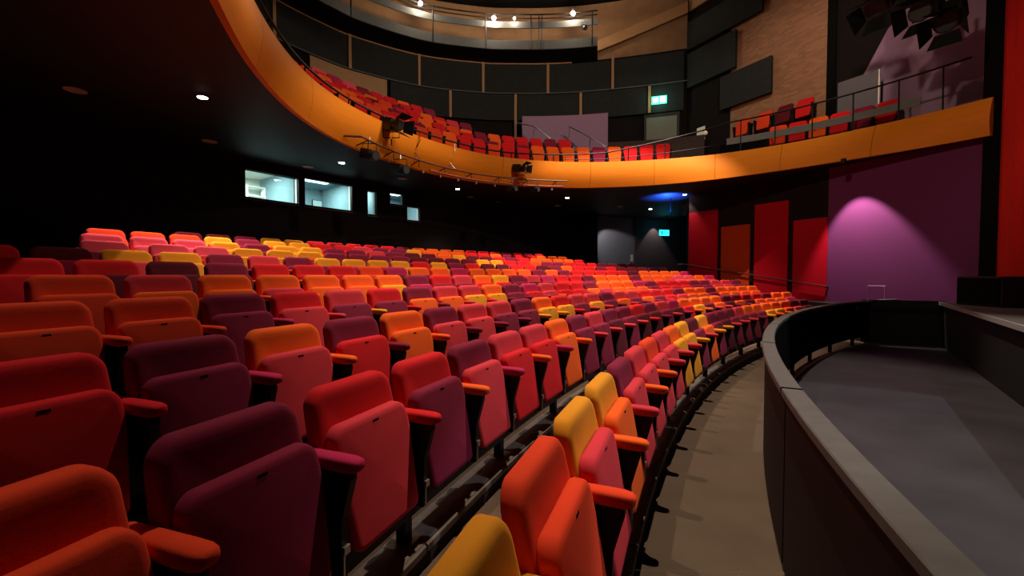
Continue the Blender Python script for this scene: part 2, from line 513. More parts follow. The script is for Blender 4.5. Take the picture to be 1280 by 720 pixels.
# ------------------------------------------------------------------ curtain, pier, box on stage
pier_c = Vector(S(T_END - .14, 0, -.92))
m_ = MB(); m_.box((pier_c.x, pier_c.y, 6.7), (2.1, .25, 13.4), math.atan2(-.4983, -.867))
structure(m_.build('wall_proscenium', M['matt_black']))
root = empty('stage_curtain', stg(1.2, 1.0, 1.0))
tag(root, 'tall red velvet stage curtain hanging in folds at the right edge', 'curtain')
m_ = MB(); nn = 220; wid = 5.2
A_, B_ = [], []
for i in range(nn + 1):
    u = i / nn * wid; w = .085 * sin(u * 2 * PI / .42 + .6 * sin(u * 3)) + .02 * sin(u * 23)
    A_.append(stg(-1.0 + u, .98 + w, 1.005)); B_.append(stg(-1.0 + u, .98 + w * .8, 12.0))
m_.strip(A_, B_); m_.strip([(p[0] + .03 * SN[0], p[1] + .03 * SN[1], p[2]) for p in A_], [(p[0] + .03 * SN[0], p[1] + .03 * SN[1], p[2]) for p in B_])
m_.build('drape', M['curtain'], root, smooth=True, angle=80).matrix_parent_inverse = Matrix.Translation(-Vector(root.location))
root = empty('stage_speaker', (9.32, 8.17, 1.0), math.atan2(.98, .2))
tag(root, 'black box shaped speaker on the stage floor in front of the red curtain', 'speaker')
m_ = MB(); m_.box((0, 0, .29), (1.0, .45, .58)); o = m_.build('cabinet', M['plastic'], root)
bv = o.modifiers.new('b', 'BEVEL'); bv.width = .015; bv.segments = 2
m_ = MB(); m_.box((0, -.235, .29), (.92, .03, .5)); m_.build('grille', M['matt_black'], root)
m_ = MB(); m_.box((0, .235, .29), (.92, .03, .5)); m_.build('grille', M['matt_black'], root)

# ------------------------------------------------------------------ back wall with the control booth windows


def th_px(u, R=R_WALL):             # polar angle of the wall where it is met by the direction x/z
    lo, hi = 1.7, 2.85
    for _ in range(60):
        m__ = (lo + hi) / 2; p = P(R, m__, 0)
        if p[0] / p[1] < u: hi = m__
        else: lo = m__
    return hi


WIN = [(-.6300, -.5050, 3.70, 4.43), (-.4895, -.3790, 3.70, 4.50), (-.3415, -.3215, 3.66, 4.44), (-.2885, -.2565, 4.12, 4.50), (-.2485, -.2190, 3.62, 4.10)]
wt = []
for u0, u1, z0, z1 in WIN:
    wt.append((th_px(u1), th_px(u0), z0, z1))
TB, TE = 2.04, 2.86
cuts = [TB] + sorted([t for w in wt for t in w[:2]]) + [TE]
prev = TB
segs = []
for a, b_ in zip(cuts[:-1], cuts[1:]):
    hole = next((w for w in wt if abs(w[0] - a) < 1e-6), None)
    segs.append((a, b_, hole))
m_ = MB()


def wall_seg(m_, a, b_, z0, z1):
    nn = max(1, int((b_ - a) * R_WALL / .4))
    m_.solid([[P(R_WALL, t, z0), P(R_WALL + .16, t, z0), P(R_WALL + .16, t, z1), P(R_WALL, t, z1)] for t in np.linspace(a, b_, nn + 1)])


for a, b_, hole in segs:
    if hole:
        wall_seg(m_, a, b_, 1.4, hole[2]); wall_seg(m_, a, b_, hole[3], 5.0)
    else: wall_seg(m_, a, b_, 1.4, 5.0)
structure(m_.build('wall_back', M['backwall'], smooth=True))
m_ = MB(); m_.slab([P(R_WALL, TB, 1.4), P(R_WALL + 1.0, TB, 1.4), P(R_WALL + 1.0, TB, 5), P(R_WALL, TB, 5)], (cos(TB + PI / 2), sin(TB + PI / 2), 0), .15)
structure(m_.build('wall_return', M['backwall']))
m_ = MB()
tg = th_px((792 - 640) / 526.3, 30.8)
m_.solid([[P(30.8, t, 1.4), P(31, t, 1.4), P(31, t, 5), P(30.8, t, 5)] for t in np.linspace(tg, TB + .02, 8)])
structure(m_.build('wall_entrance', M['greywall'], smooth=True))
m_ = MB()
m_.solid([[P(30.7, t, 1.4), P(31, t, 1.4), P(31, t, 5), P(30.7, t, 5)] for t in np.linspace(1.80, tg, 10)])
structure(m_.build('wall_lobby', M['brownwall'], smooth=True))
for i, (a, b_, z0, z1) in enumerate(wt):
    root = empty('window_%d' % (i + 1), P(R_WALL, (a + b_) / 2, z0)); structure(root)
    inv = Matrix.Translation(-Vector(root.location))
    fr = MB(); w = .035 / R_WALL
    mid = (a + b_) / 2
    for (s0, s1, y0, y1) in ((a - w, b_ + w, z0 - .05, z0), (a - w, b_ + w, z1, z1 + .05), (a - w, a, z0, z1), (b_, b_ + w, z0, z1)):
        fr.solid([[P(R_WALL - .03, t, y0), P(R_WALL + .06, t, y0), P(R_WALL + .06, t, y1), P(R_WALL - .03, t, y1)] for t in np.linspace(s0, s1, 4)])
    fr.build('window_frame', M['black_metal'], root).matrix_parent_inverse = inv
    gp = MB()
    gp.solid([[P(R_WALL + .05, t, z0), P(R_WALL + .058, t, z0), P(R_WALL + .058, t, z1), P(R_WALL + .05, t, z1)] for t in np.linspace(a, b_, 4)])
    gp.build('pane', M['glass'], root).matrix_parent_inverse = inv
    rv = MB()                       # pale colour paints the lit reveal on the side away from the camera
    rv.solid([[P(R_WALL + .06, t, z0), P(R_WALL + .16, t, z0), P(R_WALL + .16, t, z1), P(R_WALL + .06, t, z1)] for t in (a, a + .012 / R_WALL)])
    rv.build('window_reveal', M['boothwhite'], root).matrix_parent_inverse = inv
    sl = MB()
    sl.solid([[P(R_WALL - .06, t, z0 - .075), P(R_WALL, t, z0 - .075), P(R_WALL, t, z0 - .055), P(R_WALL - .06, t, z0 - .055)] for t in np.linspace(a - w, b_ + w, 4)])
    sl.build('window_sill', M['gallery_grey'], root).matrix_parent_inverse = inv
# booth rooms behind the windows: floor, back wall, ceiling


def booth(a, b_, depth, mw):
    r0, r1 = R_WALL + .17, R_WALL + depth
    m_ = MB()
    m_.solid([[P(r1, t, 2.6), P(r1 + .1, t, 2.6), P(r1 + .1, t, 4.75), P(r1, t, 4.75)] for t in np.linspace(a, b_, 6)])
    structure(m_.build('wall_booth', mw))
    m_ = MB()
    m_.solid([[P(r0, t, 2.5), P(r1, t, 2.5), P(r1, t, 2.6), P(r0, t, 2.6)] for t in np.linspace(a, b_, 6)])
    structure(m_.build('floor', M['boothdark']))
    m_ = MB()
    m_.solid([[P(r0, t, 4.7), P(r1, t, 4.7), P(r1, t, 4.75), P(r0, t, 4.75)] for t in np.linspace(a, b_, 6)])
    structure(m_.build('ceiling', mw))
    for t in (a, b_):
        m_ = MB(); m_.slab([P(r0, t, 2.6), P(r1, t, 2.6), P(r1, t, 4.75), P(r0, t, 4.75)], (-sin(t), cos(t), 0), .05)
        structure(m_.build('wall_booth', mw))


bs = [(wt[0][0] - .006, wt[0][1] + .03), (wt[1][0] - .008, wt[1][1] + .006), (wt[2][0] - .012, wt[2][1] + .012), (wt[4][0] - .02, wt[3][1] + .008)]
for (a, b_), mw, dp in zip(bs, (M['boothwall'], M['boothblue'], M['boothblue'], M['boothblue']), (2.4, 2.4, 2.0, 2.0)):
    booth(a, b_, dp, mw)
BW = [(0, 120), (1, 80), (2, 30), (3, 45)]
for i, wts in BW:
    a, b_ = bs[i]; t = (a + b_) / 2
    l = area('booth_tube_light', P(R_WALL + 1.1, t, 4.66), P(R_WALL + 1.1, t, 2), wts, 1.0 if i < 2 else .5, .2, (.95, 1, .96))
    m_ = MB(); m_.box(P(R_WALL + 1.1, t, 4.685), (.22, 1.0 if i < 2 else .5, .025), t)
    tag(m_.build('tube_light', mat('tube_glow_%d' % i, (1, 1, 1), emit=(.85, 1, .97), estr=4)), 'white tube light on the ceiling of booth, seen through window %s' % ('one', 'two', 'three', 'four')[i], 'light')
# things in the booths
a, b_ = bs[0]
# white door on the partition at the right of the first booth
dw = empty('door_2', P(R_WALL + 1.0, a + .002, 2.6)); structure(dw)
dwi = Matrix.Translation(-Vector(dw.location))


def on_partition(nm, r0, r1, z0, z1, g, m):
    b2 = MB(); b2.slab([P(R_WALL + r0, a, z0), P(R_WALL + r1, a, z0), P(R_WALL + r1, a, z1), P(R_WALL + r0, a, z1)], (-sin(a), cos(a), 0), g)
    b2.build(nm, m, dw).matrix_parent_inverse = dwi


on_partition('door_leaf', .55, 1.45, 2.6, 4.42, .07, M['boothwhite'])
on_partition('door_frame', .48, .55, 2.6, 4.50, .09, M['boothwall'])
on_partition('door_frame', 1.45, 1.52, 2.6, 4.50, .09, M['boothwall'])
on_partition('door_frame', .48, 1.52, 4.42, 4.50, .09, M['boothwall'])
on_partition('door_handle', 1.34, 1.40, 3.55, 3.60, .12, M['steel'])
t2 = a + .016
root = empty('shelf_unit', P(R_WALL + 2.1, t2, 2.6), t2); tag(root, 'pale shelf unit in the corner of the first booth, left of its white door', 'shelf')
for s_ in (-1, 1):
    m_ = MB(); m_.box((0, s_ * .26, .9), (.3, .03, 1.8)); m_.build('side_panel', M['boothwhite'], root)
for z in (.3, .8, 1.25, 1.5, 1.78):
    m_ = MB(); m_.box((0, 0, z), (.3, .5, .03)); m_.build('shelf', M['boothwhite'], root)
t = wt[1][0] + .52 * (wt[1][1] - wt[1][0])
root = empty('control_desk', P(R_WALL + .75, (wt[1][0] + wt[1][1]) / 2, 2.6), (wt[1][0] + wt[1][1]) / 2); tag(root, 'dark control desk behind the second booth window', 'desk')
m_ = MB(); m_.box((0, 0, 1.02), (.6, 2.2, .05)); m_.build('desktop', M['boothdark'], root)
for s_ in (-1, 1):
    m_ = MB(); m_.box((0, s_ * 1.0, .5), (.5, .05, 1.0)); m_.build('leg', M['boothdark'], root)
scr_m = mat('monitor_glow', (.2, .3, .3), emit=(.55, .9, .9), estr=.9)
for q, (f, lb) in enumerate(((.50, 'small lit monitor in the middle of the second booth window'), (.93, 'pale lit monitor at the left side of the second booth window'))):
    t = wt[1][0] + f * (wt[1][1] - wt[1][0]); root = empty('monitor', P(R_WALL + .75, t, 3.645), t)
    tag(root, lb, 'monitor', 'booth monitors')
    m_ = MB(); m_.box((0, 0, .23), (.05, .32 if q == 0 else .22, .28)); m_.build('casing', M['plastic'], root)
    m_ = MB(); m_.box((-.028, 0, .23), (.006, .29 if q == 0 else .2, .25)); m_.build('screen', scr_m, root)
    m_ = MB(); m_.box((0, 0, .05), (.12, .14, .1)); m_.build('stand', M['plastic'], root)

# left wall and lower back closing
m_ = MB()
dl = Vector((LW1[0] - LW0[0], LW1[1] - LW0[1], 0)).normalized()
w0 = Vector((*LW0, 0)) - dl * 1.0; w1 = Vector((*LW1, 0)) + dl * 1.2
m_.slab([w0 + Vector((0, 0, -.1)), w1 + Vector((0, 0, -.1)), w1 + Vector((0, 0, 13.4)), w0 + Vector((0, 0, 13.4))], (-dl.y, dl.x, 0) if (-dl.y * -1 + dl.x * -1) > 0 else (dl.y, -dl.x, 0), .2)
structure(m_.build('wall_left', M['backwall']))

# ------------------------------------------------------------------ balcony
BX, BY = 3.2, 7.0
rb_d = np.array([(10, 8.0), (17.2, 7.72), (26.2, 7.42), (38.2, 7.16), (53.5, 7.20), (71.4, 7.52), (88.9, 7.80), (100.8, 8.04), (116.8, 8.24), (129.4, 8.18), (142.6, 7.95), (157.7, 7.70), (168.4, 7.45), (182.9, 7.07), (188.2, 6.98), (194.4, 6.87), (198.5, 6.82), (215, 6.9), (240, 7.6), (255, 8.4)])
rt_d = np.array([(10, 7.95), (17.2, 7.76), (32.7, 7.58), (46.2, 7.54), (62.4, 7.60), (81.1, 7.60), (101.2, 7.84), (117.8, 7.95), (133.4, 7.76), (144.6, 7.60), (154.9, 7.53), (165, 7.42), (173.3, 7.24), (181.2, 7.05), (186.9, 6.92), (198.5, 6.80), (215, 6.85), (240, 7.5), (255, 8.3)])
FG = np.arange(-20, 290, .5)
KER = np.exp(-.5 * (np.arange(-40, 41) * .5 / 4.5) ** 2); KER /= KER.sum()


def smooth(d):
    lo = d[0, 1] + (FG[0] - d[0, 0]) * (d[1, 1] - d[0, 1]) / (d[1, 0] - d[0, 0])
    x = np.r_[FG[0], d[:, 0], FG[-1]]; y = np.r_[lo, d[:, 1], d[-1, 1] + 2]
    v = np.interp(FG, x, y); return np.convolve(np.pad(v, 40, 'edge'), KER, 'valid')


GB, GT = smooth(rb_d), smooth(rt_d)
def rb(f): return float(np.interp(f, FG, GB))
def rt(f): return float(np.interp(f, FG, GT))
def B(r, f, z): a = math.radians(f); return (BX + r * cos(a), BY + r * sin(a), z)
Z_T = 5.53
F0, F1 = 17.9, 250.0


def fascia_ring(f, off=0):          # gently bellied section, front face towards the stage
    a, b_ = rb(f), rt(f); pts = []
    for i in range(8):
        s_ = i / 7; bulge = .07 * sin(PI * s_)
        pts.append(B(a + (b_ - a) * s_ - bulge - off, f, Z_SOFFIT - .02 + s_ * (Z_T - Z_SOFFIT + .02)))
    pts.append(B(b_ + .09, f, Z_T)); pts.append(B(a + .09, f, Z_SOFFIT - .02))
    return pts


fas = empty('balcony_parapet', B(rb(100), 100, Z_SOFFIT)); tag(fas, 'curved amber wood balcony front sweeping across the hall', 'balcony')
finv = Matrix.Translation(-Vector(fas.location))


def f_of_px(u):                     # joint angles where the veneer joints of the photograph fall
    lo, hi = 15, 200
    for _ in range(60):
        m__ = (lo + hi) / 2; p = B(rb(m__), m__, 0)
        v = p[0] / p[1] if p[1] > .2 else -9
        if v > u: lo = m__
        else: hi = m__
    return lo


JX = [1088, 975, 894, 818, 737, 625, 515, 385]
J = [F0] + [f_of_px((x - 640) / 531.) for x in JX]
while J[-1] < F1 - 6: J.append(min(F1, J[-1] + 17))
for a, b_ in zip(J[:-1], J[1:]):
    m_ = MB(); nn = max(4, int((b_ - a) / 1.5))
    m_.solid([fascia_ring(f) for f in np.linspace(a + .04, b_ - .04, nn + 1)])
    o = m_.build('veneer_panel', M['veneer'], fas, smooth=True); o.matrix_parent_inverse = finv
# soffit, from the balcony front back to the walls


def outer(f, zone):
    a = math.radians(f); d = (cos(a), sin(a)); best = 40
    # side wall line
    den = d[0] * .867 + d[1] * .4983
    if den > 1e-6:
        t = ((9 - BX) * .867 + (12.5 - BY) * .4983) / den
        if t > 0 and BY + d[1] * t < 16.3: best = min(best, t + .05)
    # back wall circle
    ox, oy = BX - CX, BY - CY; bq = d[0] * ox + d[1] * oy; cq = ox * ox + oy * oy - (31.0) ** 2
    best = min(best, -bq + math.sqrt(bq * bq - cq))
    # left wall
    nx_, ny_ = dl.y, -dl.x
    den = d[0] * nx_ + d[1] * ny_
    if abs(den) > 1e-6:
        t = ((LW0[0] - BX) * nx_ + (LW0[1] - BY) * ny_) / den
        if t > 0: best = min(best, t + .05)
    return best


m_ = MB(); R1, R2 = [], []
for f in np.linspace(18.6, F1, 200):
    R1.append(f)
m_.solid([[B(rb(f) + .06, f, Z_SOFFIT), B(max(rb(f) + .3, outer(f, 0)), f, Z_SOFFIT), B(max(rb(f) + .3, outer(f, 0)), f, 4.76), B(rb(f) + .06, f, 4.76)] for f in R1])
structure(m_.build('ceiling', M['soffit'], smooth=True))

# balcony floor tiers
BZ = [5.45, 6.02, 6.60, 7.20]
BOFF = [1.0, 1.9, 2.8, 3.7]
BS = [.57, .56, .545, .535]
for k in range(4):
    f0, f1 = (20, 235) if k == 0 else (66, 235)
    o0 = (.10 if k == 0 else BOFF[k] - .42); o1 = (BOFF[k + 1] - .42 if k < 3 else 5.6)
    z0 = Z_SOFFIT + .45 if k == 0 else BZ[k - 1] - .02
    m_ = MB()
    m_.solid([[B(rt(f) + o0, f, z0), B(rt(f) + (o1 if f > 60 else 1.6), f, z0), B(rt(f) + (o1 if f > 60 else 1.6), f, BZ[k]), B(rt(f) + o0, f, BZ[k])] for f in np.linspace(f0, f1, 120)])
    structure(m_.build('floor', M['balfloor'], smooth=True))

# upper house wall (plan smoothed through measured points)
WP = [(-11.2, 4.2), (-10.4, 8.6), (-9.4, 12.0), (-8.11, 14.51), (-7.24, 15.77), (-6.2, 16.85), (-3.95, 18.21), (-1.41, 18.86), (.14, 18.96), (1.58, 18.95), (3.0, 18.8), (4.4, 18.52), (5.8, 18.16), (7.25, 17.72)]


def spline(pts, n=12):
    out = []; q = [pts[0]] + list(pts) + [pts[-1]]
    for i in range(1, len(q) - 2):
        p0, p1, p2, p3 = [np.array(v, float) for v in q[i - 1:i + 3]]
        for j in range(n):
            t = j / n
            out.append(.5 * ((2 * p1) + (-p0 + p2) * t + (2 * p0 - 5 * p1 + 4 * p2 - p3) * t * t + (-p0 + 3 * p1 - 3 * p2 + p3) * t ** 3))
    out.append(np.array(pts[-1], float)); return out


WS = spline(WP)
cum = np.r_[0, np.cumsum([np.hypot(*(WS[i + 1] - WS[i])) for i in range(len(WS) - 1)])]


def wall_pt(s_, off, z):            # point on the upper wall at arc length s, off metres into the house
    s_ = min(max(s_, 0), cum[-1]); i = min(int(np.searchsorted(cum, s_, side='right')) - 1, len(WS) - 2)
    t = (s_ - cum[i]) / (cum[i + 1] - cum[i]); p = WS[i] + (WS[i + 1] - WS[i]) * t
    i0, i1 = max(i - 3, 0), min(i + 4, len(WS) - 1)
    d = WS[i1] - WS[i0]; d = d / np.hypot(*d)
    nrm = np.array((d[1], -d[0]))   # into the house (path runs left to right)
    p = p + nrm * off
    return (float(p[0]), float(p[1]), z)


def s_px(u, off=0):                 # arc length where the wall is seen in the direction x/z
    lo, hi = 0, cum[-1]
    for _ in range(60):
        m__ = (lo + hi) / 2; p = wall_pt(m__, off, 0)
        if p[0] / max(p[1], .1) < u: lo = m__
        else: hi = m__
    return lo


def wall_band(name, s0, s1, z0, z1, off, thick, m, parent=None, step=.35, inv=None):
    nn = max(2, int((s1 - s0) / step)); b_ = MB()
    b_.solid([[wall_pt(s_, off, z0), wall_pt(s_, off - thick, z0), wall_pt(s_, off - thick, z1), wall_pt(s_, off, z1)] for s_ in np.linspace(s0, s1, nn + 1)])
    o = b_.build(name, m, parent, smooth=True)
    if inv is not None: o.matrix_parent_inverse = inv
    return o


SE = cum[-1]
structure(wall_band('wall_upper', 0, SE, 5.0, 11.0, 0, .2, M['backwall']))
structure(wall_band('wall_upper', 0, SE, 11.0, 13.4, 0, .2, mat('upper_wall_brown', (.24, .125, .058), .7, noise=.3, nscale=2.5)))
# frame of timber rails and posts carrying black acoustic panels
frm = empty('acoustic_panelling', wall_pt(SE * .6, .1, 8.5)); tag(frm, 'timber frame with rows of black acoustic panels round the upper house wall', 'panelling')
pinv = Matrix.Translation(-Vector(frm.location))
Z1, Z2, ZB = 10.92, 9.62, 8.45
sR = s_px((716 - 640) / 543.)
wall_band('timber_rail', 2.0, sR, Z1 - .05, Z1 + .05, .17, .08, M['timber'], frm, inv=pinv)
m_ = MB()
m_.solid([[wall_pt(q, .20, zz), wall_pt(q, .12, zz), wall_pt(q, .12, zz + .45), wall_pt(q, .20, zz + .45)] for q, zz in zip(np.linspace(sR + .3, SE, 16), np.linspace(11.05, 12.35, 16))])
m_.build('timber_rail', M['timber'], frm, smooth=True).matrix_parent_inverse = pinv
m_ = MB(); m_.slab([U(5.319, 12.455, .05), U(2.605, 12.455, .05), U(2.605, 12.943, .05), U(5.319, 12.943, .05)], SW_N, .08)
m_.build('timber_rail', M['timber'], frm).matrix_parent_inverse = pinv
wall_band('thin_rail', 2.0, SE, Z2 - .02, Z2 + .02, .17, .05, M['gallery_grey'], frm, inv=pinv)


def sp(x, y):
    return s_px((x - 640) / (526.3 * (1 + .03 * (360 - y) / 526.3)), .15)


posts1 = [sp(342, 15), sp(437, 61), sp(524, 90), sp(604, 98), sp(685, 98), sp(766, 85)]
posts2 = [sp(563, 130), sp(644.5, 130), sp(726, 128), sp(812, 108)]
for s_ in posts1:
    m_ = MB(); d_ = .055
    m_.solid([[wall_pt(q, .20, Z2), wall_pt(q, .08, Z2), wall_pt(q, .08, Z1 + .1), wall_pt(q, .20, Z1 + .1)] for q in (s_ - d_, s_ + d_)])
    m_.build('timber_post', M['timber'], frm).matrix_parent_inverse = pinv
for s_ in posts2:
    m_ = MB(); d_ = .055
    zb = ZB if s_ != posts2[1] else 7.6
    m_.solid([[wall_pt(q, .20, zb), wall_pt(q, .08, zb), wall_pt(q, .08, Z2 - .05), wall_pt(q, .20, Z2 - .05)] for q in (s_ - d_, s_ + d_)])
    m_.build('timber_post', M['timber'], frm).matrix_parent_inverse = pinv
for s_ in [(posts1[i] + posts1[i + 1]) / 2 for i in range(1, 4)] + [sp(394, 30)]:      # stub ends above the rail
    m_ = MB(); d_ = .06
    m_.solid([[wall_pt(q, .20, Z1 + .05), wall_pt(q, .08, Z1 + .05), wall_pt(q, .08, Z1 + .22), wall_pt(q, .20, Z1 + .22)] for q in (s_ - d_, s_ + d_)])
    m_.build('timber_stub', M['timber'], frm).matrix_parent_inverse = pinv


def panels(edges, z0, z1):
    for a, b_ in zip(edges[:-1], edges[1:]):
        wall_band('acoustic_panel', a + .075, b_ - .075, z0, z1, .14, .05, M['drape'], frm, inv=pinv)


panels([posts1[0] - 3.2] + posts1 + [SE - .05], Z2 + .04, Z1 - .06)
panels([sp(486, 122)] + posts2 + [SE - .05], ZB, Z2 - .05)
# lit timber wall strip at the back of the balcony, far left, and the lilac stair wall
structure(wall_band('trim_3', sp(388, 80), sp(484, 110), 8.35, 9.58, .12, .06, M['timber']))
structure(wall_band('wall_stair', sp(652, 150), sp(760, 150), 6.5, 8.35, .9, .12, M['lilac']))
# technical gallery ring above
gal = empty('technical_gallery', wall_pt(SE * .6, .6, 11.1)); tag(gal, 'grey edged technical gallery ringing the top of the hall', 'gallery')
ginv = Matrix.Translation(-Vector(gal.location))
s0, s1 = 1.0, s_px((748 - 640) / 541., 1.25)
wall_band('deck', s0, s1, 10.92, 10.98, 1.25, 1.2, M['black_paint'], gal, inv=ginv)
wall_band('kick_board', s0, s1, 10.94, 11.30, 1.28, .03, M['gallery_grey'], gal, inv=ginv)
wall_band('guard_board', s0, s1, 11.80, 12.06, 1.28, .03, M['gallery_grey'], gal, inv=ginv)
m_ = MB(); m_.tube([wall_pt(q, 1.26, 12.36) for q in np.linspace(s0, s1, 60)], .03); m_.build('top_handrail', M['black_metal'], gal, smooth=True).matrix_parent_inverse = ginv
m_ = MB(); m_.tube([wall_pt(q, 1.26, 12.2) for q in np.linspace(s0, s1, 60)], .022); m_.build('middle_handrail', M['black_metal'], gal, smooth=True).matrix_parent_inverse = ginv
for x in (437, 540, 607, 664, 674, 678, 741):
    q = s_px((x - 640) / 541., 1.26)
    m_ = MB(); m_.tube([wall_pt(q, 1.27, 10.95), wall_pt(q, 1.27, 12.36)], .028, 6); m_.build('upright', M['black_metal'], gal, smooth=True).matrix_parent_inverse = ginv
# ceiling over everything
m_ = MB(); m_.prism([(-14, -4), (16, -4), (16, 24), (-14, 24)], 13.4, 13.6)
structure(m_.build('ceiling', M['matt_black']))
# gallery work lamps
GL = [(524, 8, 'bright round work lamp on the gallery rail, leftmost of four'), (617, 23, 'bright round work lamp on the gallery guard, second from left'),
      (643, 19, 'small dim lamp on the gallery rail between the two bright lamps'), (717, 7, 'bright round work lamp on the gallery rail, rightmost of four')]
for x, y, lb in GL:
    q = s_px((x - 640) / 542., 1.32); zz = 12.14 if x in (617, 643) else 12.28
    p = wall_pt(q, 1.36, zz)
    root = empty('work_lamp', p); tag(root, lb, 'lamp', 'work lamps on the gallery')
    r_ = .085 if x != 643 else .05
    me = bpy.data.meshes.new('bulb'); bm = bmesh.new(); bmesh.ops.create_uvsphere(bm, u_segments=12, v_segments=8, radius=r_); bm.to_mesh(me); bm.free()
    me.materials.append(M['lamp_on']); o = bpy.data.objects.new('bulb', me); COL.objects.link(o); o.parent = root
    m_ = MB(); m_.cyl((0, 0, r_ + .03), r_ * .7, .1, 12); m_.build('lamp_holder', M['black_metal'], root)
    l = bpy.data.lights.new('work_lamp_glow', 'POINT'); l.energy = 130 if x != 643 else 40; l.color = (1, .80, .58); l.shadow_soft_size = r_
    lo = bpy.data.objects.new('work_lamp_glow', l); COL.objects.link(lo); p2 = wall_pt(q, 1.5, zz - .02); lo.location = p2

# door, exit sign and stair rails at the back of the balcony
q0, q1 = sp(808, 165), sp(846, 165)
dr = empty('door_1', wall_pt((q0 + q1) / 2, .1, 6.5)); structure(dr)
dinv = Matrix.Translation(-Vector(dr.location))
wall_band('door_leaf', q0, q1, 6.05, 8.28, .12, .06, M['olive'], dr, inv=dinv)
wall_band('door_frame', q0 - .1, q0, 6.05, 8.38, .14, .08, M['black_metal'], dr, inv=dinv)
wall_band('door_frame', q1, q1 + .1, 6.05, 8.38, .14, .08, M['black_metal'], dr, inv=dinv)
wall_band('door_frame', q0 - .1, q1 + .1, 8.28, 8.4, .14, .08, M['black_metal'], dr, inv=dinv)
e = sp(824, 125)
sg = empty('exit_sign', wall_pt(e, .2, 8.95)); tag(sg, 'glowing green and white exit sign above the balcony door', 'sign')
sinv = Matrix.Translation(-Vector(sg.location))
wall_band('sign_box', e - .30, e + .30, 8.79, 9.09, .22, .08, M['exit_green'], sg, inv=sinv)
wall_band('sign_arrow', e - .24, e - .05, 8.85, 9.02, .235, .01, M['exit_white'], sg, inv=sinv)
wall_band('sign_figure', e + .05, e + .22, 8.84, 9.05, .235, .01, M['exit_white'], sg, inv=sinv)
l = bpy.data.lights.new('exit_glow', 'POINT'); l.energy = 14; l.color = (.4, 1, .7); l.shadow_soft_size = .15
lo = bpy.data.objects.new('exit_glow', l); COL.objects.link(lo); lo.location = wall_pt(e, .5, 8.92)
# notice by the door
m_ = MB(); m_.slab([U(4.95, 7.049, .02), U(4.581, 7.049, .02), U(4.581, 7.592, .02), U(4.95, 7.592, .02)], SW_N, .012)
tag(m_.build('notice', M['white']), 'white paper notice on the dark wall right of the balcony door', 'notice')
# stair handrails behind the balcony seats


def stair_rail(lb, pts, ups):
    r_ = empty('stair_handrail', pts[0]); tag(r_, lb, 'handrail', 'steel handrails of the balcony stairs')
    iv = Matrix.Translation(-Vector(pts[0]))
    m_ = MB(); m_.tube(pts, .025); m_.build('rail', M['steel'], r_, smooth=True).matrix_parent_inverse = iv
    for a in ups:
        m_ = MB(); m_.tube([a[0], a[1]], .02, 6); m_.build('upright', M['steel'], r_, smooth=True).matrix_parent_inverse = iv


def px3(x, y, d):                   # a point in the direction seen at (x, y), d metres ahead
    c_, s_ = cos(.03004), sin(.03004); a = (x - 640) / 526.29; b_ = (y - 360) / 526.29
    k = d / (c_ - b_ * s_)
    return (a * k, d, 1.6 - (s_ + b_ * c_) * k)


p = [px3(645, 153, 17.4), px3(668, 158, 17.2), px3(688, 173, 16.4)]
stair_rail('steel stair handrail left of the lilac stair wall', p, [(p[1], px3(667, 171, 17.2)), (p[0], px3(645, 170, 17.4))])
p = [px3(712, 158, 17.3), px3(738, 172, 16.9), px3(757, 183, 16.2)]
stair_rail('steel stair handrail in front of the lilac stair wall', p, [(p[1], px3(737, 184, 16.9)), (p[0], px3(711, 172, 17.3))])

# balcony guard rail along the front


def guard_z(f):
    return Z_T + np.interp(f, [18, 60, 90, 115, 140, 200, 250], [1.02, .95, .30, .16, .12, .10, .10])


gr = empty('balcony_guard_rail', B(rt(90), 90, Z_T)); tag(gr, 'thin dark metal guard rail following the top of the balcony front', 'railing')
gi = Matrix.Translation(-Vector(gr.location))
m_ = MB(); m_.tube([B(rt(f) - .02, f, guard_z(f)) for f in np.linspace(20.5, 240, 160)], .024); m_.build('rail', M['black_metal'], gr, smooth=True).matrix_parent_inverse = gi
m_ = MB(); m_.tube([B(rt(f) + .02, f, Z_T + .33 * (guard_z(f) - Z_T)) for f in np.linspace(62, 100, 50)], .014, 6); m_.build('lower_rail', M['black_metal'], gr, smooth=True).matrix_parent_inverse = gi
m_ = MB()
m_.solid([[B(rt(f) + .03, f, Z_T + .26), B(rt(f) + .05, f, Z_T + .26), B(rt(f) + .05, f, Z_T + .46), B(rt(f) + .03, f, Z_T + .46)] for f in np.linspace(27, 61, 40)])
m_.build('guard_board', M['gallery_grey'], gr, smooth=True).matrix_parent_inverse = gi
for f in [24, 30, 37, 44, 51, 58, 66, 75, 84, 93, 103, 114, 125, 136, 147, 158, 170, 182, 194]:
    m_ = MB(); m_.tube([B(rt(f) + .03, f, Z_T - .02), B(rt(f), f, guard_z(f))], .018, 6); m_.build('upright', M['black_metal'], gr, smooth=True).matrix_parent_inverse = gi

fW = f_of_px((883 - 640) / 535.)
m_ = bmesh.new(); bmesh.ops.create_uvsphere(m_, u_segments=14, v_segments=10, radius=.075)
me = bpy.data.meshes.new('globe'); m_.to_mesh(me); m_.free(); me.materials.append(M['white'])
root = empty('globe_lamp', B(rt(fW), fW, guard_z(fW) - .10)); tag(root, 'small white globe on the guard rail right of the balcony door', 'lamp')
o = bpy.data.objects.new('globe', me); COL.objects.link(o); o.parent = root
m_ = MB(); m_.cyl((0, 0, -.09), .03, .06, 10); m_.build('holder', M['black_metal'], root)

